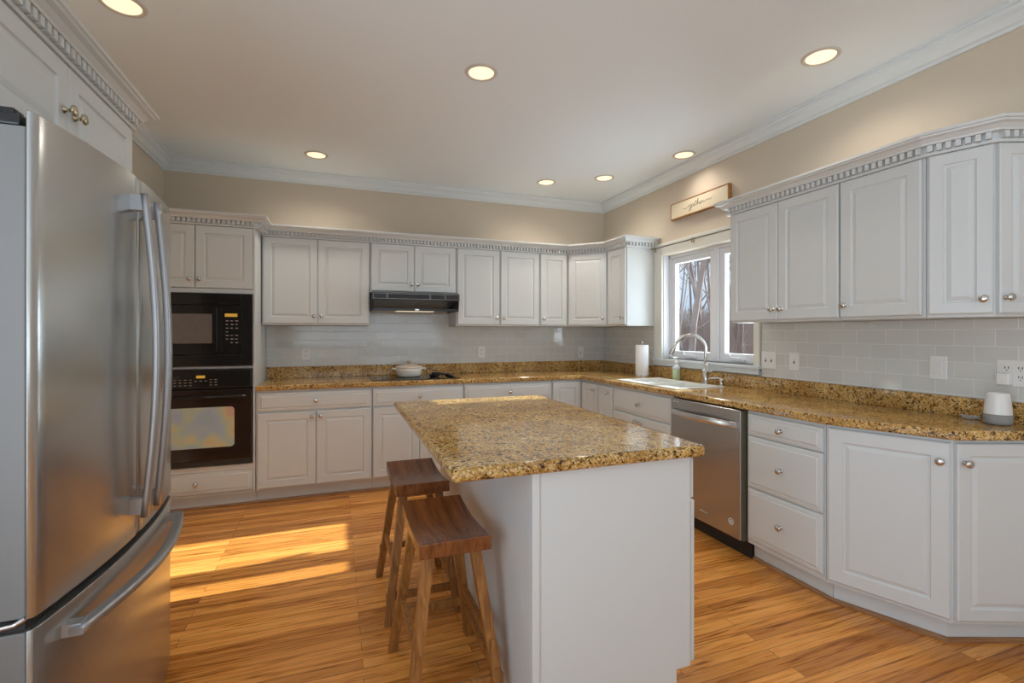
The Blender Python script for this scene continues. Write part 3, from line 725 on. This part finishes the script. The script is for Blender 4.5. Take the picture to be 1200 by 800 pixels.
# ------------------------------------------------------------------ microwave
mw = thing('microwave', 'black built-in microwave with trim frame above the wall oven', 'microwave', (-3.7775, -.62, 0))
mb = MB(); z0, z1, hw2 = 1.064, 1.600, .361
def frame(mb, x0, x1, z0, z1, ix0, ix1, iz0, iz1, y0, y1):
    mb.box(x0, ix0, y0, y1, z0, z1); mb.box(ix1, x1, y0, y1, z0, z1); mb.box(ix0, ix1, y0, y1, z0, iz0); mb.box(ix0, ix1, y0, y1, iz1, z1)
frame(mb, -hw2, hw2, z0, z1, -.288, .290, 1.145, 1.515, -.022, .001); mb.build('trim_frame', 'black', mw, .003)
mb = MB(); mb.box(-.286, .288, .004, .42, 1.147, 1.513); mb.build('body', 'blackp', mw)
dr = MB().box(-.284, .158, -.014, .0035, 1.150, 1.510).build('door', 'black', mw, .003)
MB().box(-.235, .098, -.0155, -.0142, 1.232, 1.447).build('window', 'mwglass', dr)
MB().box(.108, .132, -.026, -.0142, 1.165, 1.495).build('handle', 'black', dr, .004)
cp = MB().box(.162, .286, -.014, .0035, 1.150, 1.510).build('control_panel', 'black', mw, .002)
MB().box(.180, .262, -.0155, -.0142, 1.428, 1.452).build('display', 'display', cp)
mb = MB()
for r0 in range(7):
    for c0 in range(3):
        x = .186 + c0 * .031; z = 1.395 - r0 * .027
        if (r0, c0) in ((3, 1), (3, 2), (6, 0)): continue
        mb.box(x, x + .019 - .004 * ((r0 + c0) % 2), -.0150, -.0142, z, z + .006)
mb.build('keypad', 'keys', cp)

# ------------------------------------------------------------------ wall oven
ov = thing('wall_oven', 'black built-in wall oven below the microwave with rounded window', 'oven', (-3.7775, -.62, 0))
MB().box(-.340, .340, .005, .55, .345, 1.035).build('body', 'blackp', ov)
cp = MB().box(-.361, .361, -.022, .001, .900, 1.040).build('control_panel', 'black', ov, .012, 3)
MB().box(-.21, -.10, -.0235, -.0222, .975, 1.0).build('display', 'dark', cp)
MB().box(.0, .0 + .055, -.0235, -.0222, .978, .998).build('clock', 'display', cp)
mb = MB()
for i in range(14):
    x = -.30 + i * .032
    if -.02 < x < .06: zz = (.955,)
    else: zz = (.965, .945, .925)
    for z in zz: mb.box(x, x + .016, -.0232, -.0222, z, z + .004)
mb.build('keypad', 'keys', cp)
dr = MB().box(-.355, .355, -.030, .003, .375, .890).build('door', 'oven', ov, .004)
def rrect(x0, x1, z0, z1, r, y, n=5):
    out = []
    for cx, cz, a in ((x1 - r, z0 + r, -90), (x1 - r, z1 - r, 0), (x0 + r, z1 - r, 90), (x0 + r, z0 + r, 180)):
        for k in range(n + 1): t_ = R(a + 90 * k / n); out.append((cx + r * cos(t_), y, cz + r * sin(t_)))
    return out
MB().rings([rrect(-.245, .245, .470, .765, .025, -.0302), rrect(-.245, .245, .470, .765, .025, -.0318)]).build('window', 'film', dr)
mb = MB().tube([(-.33, -.062, .843), (.33, -.062, .843)], .013, 12, flat=(.010, .013, (0, 1, 0)))
for x in (-.31, .31): mb.box(x - .012, x + .012, -.062, -.030, .835, .851)
mb.build('handle', 'black', dr)
MB().box(-.355, .355, -.018, .003, .333, .3735).build('vent_base', 'dark', ov)

# ------------------------------------------------------------------ dishwasher
dw = thing('dishwasher', 'stainless steel dishwasher between the sink cabinet and the drawers', 'dishwasher', (-.60, -1.942, 0), R(-90))
MB().box(.003, .631, .03, .58, .09, .862).build('tub', 'blackp', dw)
dr = MB().box(.010, .620, -.040, .008, .108, .860).build('door', steel('dishwasher_steel', False, (.42, .42, .41), .24), dw, .006, 3)
MB().box(.6205, .628, -.030, .02, .108, .858).build('side_gasket', plain('gasket_olive', (.12, .11, .07), .5), dw)
MB().box(.003, .0095, -.0, .02, .108, .858).build('side_gasket', 'blackp', dw)
pts = [(.030 + .565 * k / 16, -.048 - .040 * sin(pi * k / 16) ** .8, .772) for k in range(17)]
mb = MB().tube(pts, .01, 8, flat=(.019, .007, (0, 0, 1)) if False else (.007, .019, (0, 0, 1)))
mb.box(.024, .040, -.052, -.0405, .756, .788); mb.box(.586, .602, -.052, -.0405, .756, .788)
mb.build('handle', 'steeledge', dr, .001)
MB().box(.003, .630, .035, .05, 0, .088).build('toe_panel', 'dark', dw)
# little printed mark, round sticker
def text(body, size, parent, loc, rot, mat, ext=.0004, name='lettering'):
    cu = bpy.data.curves.new(name, 'FONT'); cu.body = body; cu.size = size; cu.extrude = ext; cu.align_x = 'CENTER'; cu.align_y = 'CENTER'
    tmp = bpy.data.objects.new('tmp', cu); COL.objects.link(tmp); bpy.context.view_layer.update()
    me = bpy.data.meshes.new_from_object(tmp.evaluated_get(bpy.context.evaluated_depsgraph_get())); COL.objects.unlink(tmp); bpy.data.objects.remove(tmp)
    me.materials.clear(); me.materials.append(M[mat]); o = bpy.data.objects.new(name, me); COL.objects.link(o); o.parent = parent; o.location = loc; o.rotation_euler = rot; return o
text('Whirlpool', .015, dr, (.325, -.0408, .178), (R(90), 0, 0), 'plate')
MB().box(.035, .060, -.0408, -.0402, .838, .842).box(.066, .092, -.0408, -.0402, .838, .842).build('mark', 'plate', dr)
st = MB().lathe([(.020, .0), (.020, .0006)], 24, Matrix.Translation((.550, -.0402, .198)) @ Matrix.Rotation(R(90), 4, 'X')).build('sticker', 'red', dr)
mb = MB()
for a in range(0, 360, 45): mb.box(.550 + .011 * cos(R(a)) - .002, .550 + .011 * cos(R(a)) + .002, -.0415, -.0409, .198 + .011 * sin(R(a)) - .003, .198 + .011 * sin(R(a)) + .003)
mb.build('sticker_print', 'dark', st)

# ------------------------------------------------------------------ refrigerator
# local frame: x runs along the wall (world +y), y runs into the wall (world -x), front at y=0
fr = thing('refrigerator', 'large stainless steel french-door refrigerator with bottom freezer drawer', 'refrigerator', (-3.427, -3.397, 0), R(90))
FW = .912; XW = .5 * FW
MB().box(.004, FW - .004, .095, .715, .03, 1.745).build('body', 'grey_side', fr, .004)
mb = MB(); mb.box(.03, FW - .03, .06, .70, 0.0, .03); mb.build('base', 'blackp', fr)
def bulge(x): u = (x - XW) / XW; return -.040 * (1 - u * u)
def panel(x0, x1, z0, z1, name, edge=.012):
    n = 24; front = []
    for k in range(n + 1):
        u = k / n; x = x0 + (x1 - x0) * u; y = bulge(x)
        front.append((x, y))
    # rounded outer edges
    pl = []
    def rnd(x, y, sx):
        return [(x - sx * 0, y + edge), (x - sx * -.0, y + edge)]
    pl.append((x0, front[0][1] + .010 + .0)); pl.append((x0 + .003, front[0][1] + .003))
    pl += [(x, y) for x, y in front if x0 + .008 < x < x1 - .008]
    pl.append((x1 - .003, front[-1][1] + .003)); pl.append((x1, front[-1][1] + .010))
    bk = [(x1, .0125), (x0, .0125)]
    poly = pl + bk
    mb = MB(); N = len(poly); vs = [(x, y, z0) for x, y in poly] + [(x, y, z1) for x, y in poly]
    fs = [tuple(range(N)), tuple(range(2 * N - 1, N - 1, -1))] + [(i, N + i, N + (i + 1) % N, (i + 1) % N) for i in range(N)]
    mb.add(vs, fs); mb.sm = [len(f) == 4 for f in mb.f]
    o = mb.build(name, 'steel', fr)
    for p in o.data.polygons:
        if abs(p.normal.z) > .9: p.use_smooth = False
    b = o.modifiers.new('b', 'BEVEL'); b.width = .003; b.segments = 2; b.limit_method = 'ANGLE'; b.angle_limit = R(50)
    return o
d1 = panel(.002, XW - .003, .700, 1.775, 'left_door'); d2 = panel(XW + .003, FW - .002, .700, 1.775, 'right_door'); d3 = panel(.002, FW - .002, .055, .676, 'freezer_drawer')
for d, (a, b, z0, z1) in ((d1, (.0035, XW - .004, .702, 1.742)), (d2, (XW + .004, FW - .0035, .702, 1.742)), (d3, (.0035, FW - .0035, .057, .672))):
    MB().box(a, b, .0130, .088, z0, z1).build('inner_liner', 'grey_side', d, .003)
MB().box(XW - .0028, XW + .0028, -.030, .02, .705, 1.77).build('centre_seal', plain('seal_light', (.6, .58, .55), .5), fr)
MB().box(.006, FW - .006, .015, .092, .677, .699).build('gap_seal', 'dark', fr)
mb = MB(); mb.box(.0025, .085, .0215, .16, 1.7425, 1.768); mb.box(.02, .06, .04, .12, 1.768, 1.785); mb.build('hinge_cover', 'blackp', fr, .004)
mb = MB(); mb.box(FW - .085, FW - .0025, .0215, .16, 1.7425, 1.768); mb.box(FW - .06, FW - .02, .04, .12, 1.768, 1.785); mb.build('hinge_cover', 'blackp', fr, .004)
mb = MB(); mb.tube([(.001, .012, .704), (-.001, .03, .694), (.000, .06, .690), (.002, .10, .690)], .005, 8); mb.build('hinge', 'steeledge', fr)
# bowed vertical handles
def vhandle(x, d):
    y0 = bulge(x); pts = []
    for k in range(21):
        u = k / 20; z = .765 + (1.715 - .765) * u
        pts.append((x, y0 - .032 - .030 * sin(pi * u), z))
    mb = MB().tube(pts, .01, 12, flat=(.0155, .009, (0, -1, 0)))
    for z in (.775, 1.665): mb.box(x - .0135, x + .0135, y0 - .036, y0 + .002, z, z + .045)
    mb.build('handle', 'steelh', d)
vhandle(XW - .052, d1); vhandle(XW + .052, d2)
pts = []
for k in range(25):
    u = k / 24; x = .075 + (FW - .15) * u; pts.append((x, bulge(x) - .030 - .028 * sin(pi * u), .622))
mb = MB().tube(pts, .01, 12, flat=(.010, .0165, (0, -1, 0)))
for x in (.082, FW - .082 - .03): mb.box(x, x + .03, bulge(x + .015) - .034, bulge(x + .015) + .003, .608, .636)
mb.build('handle', 'steelh', d3)
# cabinet over the refrigerator
t = thing('wall_cabinet', 'white two-door cabinet above the refrigerator with dentil crown', 'cabinet', (-3.59, -3.385, 0), R(90))
MB().box(G, .955, 0, .565, 1.800, UT).build('body', 'white', t, .0015)
door(t, .006, .474, 1.832, DT, (.446, 1.955), kmat='brass'); door(t, .480, .952, 1.832, DT, (.508, 1.955), kmat='brass')
o = crown([(-4.156, -3.385 - .0), (-3.59 + e, -3.385 - .0), (-3.59 + e, -2.43 + e), (-4.156, -2.43 + e)], None, None)
o.parent = t; o.matrix_parent_inverse = (Matrix.Translation((-3.59, -3.385, 0)) @ Matrix.Rotation(R(90), 4, 'Z')).inverted()

# ------------------------------------------------------------------ bar stools
def make_stool():
    t = thing('bar_stool', '', 'stool', (0, 0, 0))
    SL, SW, H = .222, .123, .615
    n, m = 20, 6; top = []
    mb = MB(); th = .038
    def z(u): return H - .020 * (1 - (2 * u - 1) ** 2) * 1.0 + .0
    vs = []; 
    for i in range(n + 1):
        u = i / n; y = -SL + 2 * SL * u
        for j in range(m + 1):
            x = -SW + 2 * SW * j / m; vs.append((x, y, z(u)))
    for i in range(n + 1):
        u = i / n; y = -SL + 2 * SL * u
        for j in range(m + 1):
            x = -SW + 2 * SW * j / m; vs.append((x, y, z(u) * .35 + (H - .02) * .65 - th))
    N = (n + 1) * (m + 1); fs = []
    for i in range(n):
        for j in range(m):
            a = i * (m + 1) + j; fs.append((a, a + 1, a + m + 2, a + m + 1)); fs.append((N + a, N + a + m + 1, N + a + m + 2, N + a + 1))
    for i in range(n):
        a = i * (m + 1); fs.append((a, a + m + 1, N + a + m + 1, N + a)); a += m; fs.append((a, N + a, N + a + m + 1, a + m + 1))
    for j in range(m):
        fs.append((j, N + j, N + j + 1, j + 1)); a = n * (m + 1) + j; fs.append((a, a + 1, N + a + 1, N + a))
    mb.add(vs, fs); mb.sm = [False] * len(mb.f)
    s_ = mb.build('seat', 'seatwood', t, .004, 2)
    MB().box(-.095, .095, -.165, .165, H - .075, H - .060).build('apron_plate', 'legwood', t)
    zt = H - .0605
    topx, topy, botx, boty = .082, .150, .160, .232
    def legpt(sx, sy, z): k = 1 - z / zt; return Vector((sx * (topx + (botx - topx) * k), sy * (topy + (boty - topy) * k), z))
    for sx in (-1, 1):
        for sy in (-1, 1):
            a, b = legpt(sx, sy, 0), legpt(sx, sy, zt); h = .019; hb = .017
            vs = [(a.x + dx * hb, a.y + dy * hb, 0) for dx, dy in ((-1, -1), (1, -1), (1, 1), (-1, 1))] + [(b.x + dx * h, b.y + dy * h, zt) for dx, dy in ((-1, -1), (1, -1), (1, 1), (-1, 1))]
            MB().add(vs, [(3, 2, 1, 0), (4, 5, 6, 7), (0, 1, 5, 4), (1, 2, 6, 5), (2, 3, 7, 6), (3, 0, 4, 7)]).build('leg', 'legwood', t, .002)
    def rung(p, q, h=.016, w=.009):
        d = (q - p).normalized(); s2 = Vector((d.y, -d.x, 0)).normalized(); p = p - d * .022; q = q + d * .022
        vs = [c + s2 * a * w + Vector((0, 0, b * h)) for c in (p, q) for a, b in ((-1, -1), (1, -1), (1, 1), (-1, 1))]
        MB().add(vs, [(0, 1, 2, 3), (7, 6, 5, 4), (0, 4, 5, 1), (1, 5, 6, 2), (2, 6, 7, 3), (3, 7, 4, 0)]).build('stretcher', 'legwood', t, .0015)
    rung(legpt(-1, -1, .235), legpt(-1, 1, .235)); rung(legpt(1, -1, .235), legpt(1, 1, .235))
    rung(legpt(-1, -1, .115), legpt(1, -1, .115)); rung(legpt(-1, 1, .165), legpt(1, 1, .165))
    rung(legpt(1, -1, .14), legpt(1, 1, .14))
    return t
s1 = make_stool(); s1.location = (-2.447, -2.909, 0); s1['label'] = 'dark brown wooden saddle-seat stool nearer the camera, at the front of the island'
s2 = copy_tree(s1); s2.location = (-2.447, -2.262, 0); s2['label'] = 'dark brown wooden saddle-seat stool farther from the camera, behind the other stool'
for s_ in (s1, s2): s_['group'] = 'wooden stools tucked along the island'

# ------------------------------------------------------------------ wall sign
M_FR = Matrix
sg = thing('wall_sign', 'long cream wooden sign reading gather above the window', 'sign', (-.002, -1.190, 2.375), R(-90))
mb = MB(); frame(mb, 0, .670, -.070, .070, .008, .662, -.062, .062, -.036, -.001); mb.build('frame', 'signwood', sg, .001)
MB().box(.0083, .6617, -.033, -.001, -.0617, .0617).build('board', 'signface', sg)
strokes = [[(-2.4, .45), (-1.8, .2), (-1.1, .2), (-.4, .55), (.2, .9)],
 [(.9, .85), (.5, 1.05), (.1, .7), (.15, .15), (.6, .05), (.9, .45), (.97, .95), (.9, -.2), (.6, -1.1), (.2, -1.3), (.05, -1.0), (.5, -.5), (1.2, .1)],
 [(1.9, .85), (1.5, 1.0), (1.2, .6), (1.3, .1), (1.7, .05), (1.95, .5), (2.02, .95), (2.02, .3), (2.15, .05), (2.6, .6)],
 [(2.75, 2.0), (2.65, .9), (2.7, .15), (2.95, .05), (3.3, .4)], [(2.3, 1.35), (2.8, 1.42), (3.3, 1.55)],
 [(3.3, .4), (3.7, 1.3), (3.85, 2.1), (3.65, 2.3), (3.5, 1.5), (3.48, .05), (3.65, .7), (3.95, .98), (4.15, .75), (4.15, .15), (4.4, .05)],
 [(4.4, .1), (4.65, .35), (4.95, .6), (4.95, .9), (4.7, .95), (4.5, .6), (4.6, .15), (4.9, .05), (5.3, .4)],
 [(5.3, .4), (5.5, 1.0), (5.55, .75), (5.8, .85), (5.85, .3), (6.0, .1), (6.5, .3), (7.2, .75), (7.8, .7), (8.3, .5), (9.2, .85)]]
def catmull(p, k=6):
    p = [p[0]] + p + [p[-1]]; out = []
    for i in range(1, len(p) - 2):
        for j in range(k):
            t_ = j / k; q = []
            for c in (0, 1):
                a, b, d, f = p[i - 1][c], p[i][c], p[i + 1][c], p[i + 2][c]
                q.append(.5 * (2 * b + (d - a) * t_ + (2 * a - 5 * b + 4 * d - f) * t_ ** 2 + (3 * b - a - 3 * d + f) * t_ ** 3))
            out.append(q)
    out.append(p[-1]); return out
mb = MB()
for s_ in strokes:
    q = catmull(s_); mb.tube([(.235 + x * .0285, -.0335, -.012 + y * .0225) for x, y in q], .0016, 6)
mb.build('lettering', 'ink', sg)

# ------------------------------------------------------------------ outlets, switches
def plate(label, loc, rz, w, kinds, cat='outlet', name='outlet_plate', h=.118, z=None):
    t = thing(name, label, cat, loc, rz)
    MB().box(-w / 2, w / 2, -.006, -.0005, -h / 2, h / 2).build('cover_plate', 'plate', t, .003)
    n = len(kinds)
    for i, k in enumerate(kinds):
        cx = (i - (n - 1) / 2) * .046
        if k == 'o':
            for dz in (-.020, .020):
                so = MB().lathe([(.0165, .006), (.0165, .0075)], 20, Matrix.Translation((cx, 0, dz)) @ Matrix.Rotation(R(90), 4, 'X')).build('socket', 'plate', t)
                mb = MB(); mb.box(cx - .0075, cx - .0045, -.0082, -.0076, dz - .001, dz + .009); mb.box(cx + .0045, cx + .0075, -.0082, -.0076, dz - .001, dz + .009)
                mb.box(cx - .002, cx + .002, -.0082, -.0076, dz - .010, dz - .006); mb.build('slots', 'dark', so)
        elif k == 's':
            MB().box(cx - .005, cx + .005, -.0065, -.0061, -.012, .012).build('slot', 'dark', t)
            MB().box(cx - .004, cx + .004, -.016, -.0066, .001, .010).build('toggle', 'plate', t, .001)
        elif k == 'r':
            MB().box(cx - .017, cx + .017, -.009, -.0061, -.034, .034).build('rocker', 'plate', t, .0015)
    return t
plate('white duplex outlet on the back tile left of the cooktop', (-3.08, -.009, 1.122), 0, .074, 'o')
plate('white duplex outlet on the back tile right of the cooktop', (-1.437, -.009, 1.115), 0, .074, 'o')
plate('small white single switch plate on the back tile near the room corner', (-.30, -.009, 1.095), 0, .070, 's', 'switch', 'switch_plate')
R9 = R(-90)
plate('white double toggle switch plate just right of the window', (-.009, -2.196, 1.120), R9, .118, 'ss', 'switch', 'switch_plate')
plate('white narrow single toggle plate second right of the window', (-.009, -2.393, 1.120), R9, .074, 's', 'switch', 'switch_plate')
plate('white rocker plate on the right tile beneath the middle wall cabinet door', (-.009, -3.192, 1.135), R9, .074, 'r', 'switch', 'switch_plate')
plate('white double-gang outlet plate behind the smart speaker at far right', (-.009, -3.475, 1.128), R9, .118, 'oo')
ad = thing('power_adapter', 'white square plug-in power adapter above the smart speaker', 'adapter', (-.018, -3.452, 1.106), R9)
MB().box(-.022, .022, -.034, 0, -.030, .022).build('adapter_body', 'plate', ad, .005, 3)

# smart speaker
sp = thing('smart_speaker', 'small rounded smart speaker with white top and grey base on the worktop', 'speaker', (-.118, -3.468, ZT))
MB().lathe([(.036, .001), (.044, .004), (.048, .014), (.0475, .030), (.0465, .046)], 32).build('fabric_base', 'fabric', sp)
MB().lathe([(.0464, .0465), (.0445, .075), (.041, .115), (.0385, .132), (.036, .138)], 32, cap=False).build('shell', 'plate', sp)
MB().lathe([(.0359, .1375), (.020, .129), (.0001, .126)], 32, cap=False).build('touch_top', 'plate', sp)
pts = []
for k in range(60):
    a = k / 59 * 2 * pi * 3; q = .55 + .45 * k / 59; pts.append((.026 * cos(a) * q, .040 * sin(a) * q + .004 * sin(a * .5), .002 + .016 * (.5 + .5 * sin(a * 1.33)) * q))
cc_ = MB().tube(pts, .0022, 6).build('power_cord', plain('cord_grey', (.55, .55, .53), .4), sp); cc_.location = (.043, .118, .003); cc_['label'] = 'coiled grey power cord'

# ------------------------------------------------------------------ recessed ceiling lights
LP = [(-3.70, -2.15, 'recessed ceiling light at the upper left, cut by the top edge of the photo'), (-2.074, -2.163, 'recessed ceiling light over the island near the centre'),
      (-.466, -2.918, 'recessed ceiling light at the upper right of the ceiling'), (-2.973, -.54, 'recessed ceiling light above the left back cabinets'),
      (-.95, -.54, 'recessed ceiling light nearest the back wall, right of centre'), (-.50, -.84, 'recessed ceiling light near the room corner, right of its neighbour'),
      (-.20, -1.56, 'recessed ceiling light above the wall sign near the right crown')]
first = None
for x, y, lab in LP:
    if first is None:
        t = thing('recessed_light', lab, 'ceiling light', (x, y, ZC), 0, 'recessed ceiling lights')
        MB().lathe([(.070, -.001), (.072, -.006), (.086, -.005), (.090, -.0008)], 36, cap=False).build('trim_ring', plain('can_trim', (.62, .58, .52), .5), t)
        MB().lathe([(.0695, -.003), (.05, -.004), (.0001, -.0045)], 32, cap=False).build('lamp_lens', 'lamp', t); first = t
    else:
        t = copy_tree(first); t.location = (x, y, ZC); t['label'] = lab
    light('can_glow', 'SPOT', (x, y, ZC - .02), 12 if x > -.3 else 24, (1, .91, .80), (0, 0, 0), spot_size=R(150), spot_blend=1, shadow_soft_size=.06)

# ------------------------------------------------------------------ outdoors
gm = MB(); gx = [.4 + 3 * i for i in range(14)]; gy = [-14 + 4 * j for j in range(15)]
def gz(x, y): return -.7 + .085 * max(0, x - 3) + .25 * sin(x * .4 + y * .3)
vs = [(x, y, gz(x, y)) for x in gx for y in gy]; nn = len(gy)
gm.add(vs, [(i * nn + j, (i + 1) * nn + j, (i + 1) * nn + j + 1, i * nn + j + 1) for i in range(len(gx) - 1) for j in range(nn - 1)], True)
gr_ = gm.build('ground', 'ground'); struct(gr_)
def tree_mesh(mb, base, h, r, lean, rng, depth=4):
    def grow(p, d, L, r0, lv):
        n = 4 if lv < 2 else 3; pts = [p]; rs = [r0]
        for k in range(n):
            d = (d + Vector((rng.uniform(-1, 1), rng.uniform(-1, 1), rng.uniform(-.4, .8))) * (.10 + .07 * lv)).normalized()
            p = p + d * (L / n); pts.append(p); rs.append(r0 * (1 - .62 * (k + 1) / n))
        mb.tube(pts, rs, 6 if lv == 0 else (4 if lv < 2 else 3))
        if lv >= depth: return
        nb = (7, 5, 4, 4)[min(lv, 3)]
        for q in range(nb):
            u = rng.uniform(.28 if lv == 0 else .2, 1); i = min(int(u * n), n - 1); f = u * n - i; s0 = pts[i].lerp(pts[i + 1], f); rr = rs[i] * (1 - f) + rs[i + 1] * f
            a = rng.uniform(0, 2 * pi); sd_ = Vector((cos(a), sin(a), 0)); nd = (d * .55 + sd_ * .75 + Vector((0, 0, .25))).normalized()
            grow(s0, nd, L * rng.uniform(.38, .58), rr * .55, lv + 1)
    grow(Vector(base), Vector(lean).normalized(), h, r, 0)
def wedge(x, s_): return -4.696 + (x + 2.825) * s_
def tree(x, y, h, r, lean, label, depth=4, mat='bark', group=None):
    mb = MB(); rng = random.Random(int(x * 100 + y * 7)); tree_mesh(mb, (x, y, gz(x, y) - .1), h, r, lean, rng, depth)
    o = mb.build('bare_tree', mat, recalc=False); tag(o, label, 'tree', group); return o
tree(8.0, wedge(8, 1.17), 8.5, .125, (.0, -.24, 1), 'thick leaning bare tree trunk seen through the left window pane', mat='barkpale')
tree(5.2, wedge(5.2, 1.235), 4.2, .035, (.05, .12, 1), 'slender pale sapling at the left of the left window pane', 3, 'barkpale')
tree(12.0, wedge(12, 1.10), 9, .11, (0, .08, 1), 'upright bare tree right of the leaning trunk in the left pane')
tree(9.5, wedge(9.5, .985), 9, .10, (0, -.05, 1), 'bare tree filling the upper part of the right window pane')
rng = random.Random(3)
for k in range(34):
    x = rng.uniform(9, 26); s_ = rng.uniform(.84, 1.36)
    tree(x, wedge(x, s_), rng.uniform(8, 12), rng.uniform(.05, .11), (rng.uniform(-.1, .1), rng.uniform(-.12, .12), 1), 'thin bare winter tree in the woods beyond the window', 3, 'bark' if k % 2 else 'barkpale', 'bare trees in the woods outside')
mb = MB(); rng = random.Random(11)
for k in range(5200):
    x = rng.uniform(9, 30); s_ = rng.uniform(.80, 1.42); y = wedge(x, s_); z = gz(x, y) - .05; h = rng.uniform(.8, 2.4)
    p = Vector((x, y, z)); q = p + Vector((rng.uniform(-.6, .6), rng.uniform(-.6, .6), h)); m_ = p.lerp(q, .5) + Vector((rng.uniform(-.2, .2), rng.uniform(-.2, .2), 0))
    mb.tube([p, m_, q], [.014, .010, .004], 3)
tag(mb.build('brush_thicket', 'twig', recalc=False), 'dense brown leafless brush covering the slope outside the window', 'brush', kind='stuff')
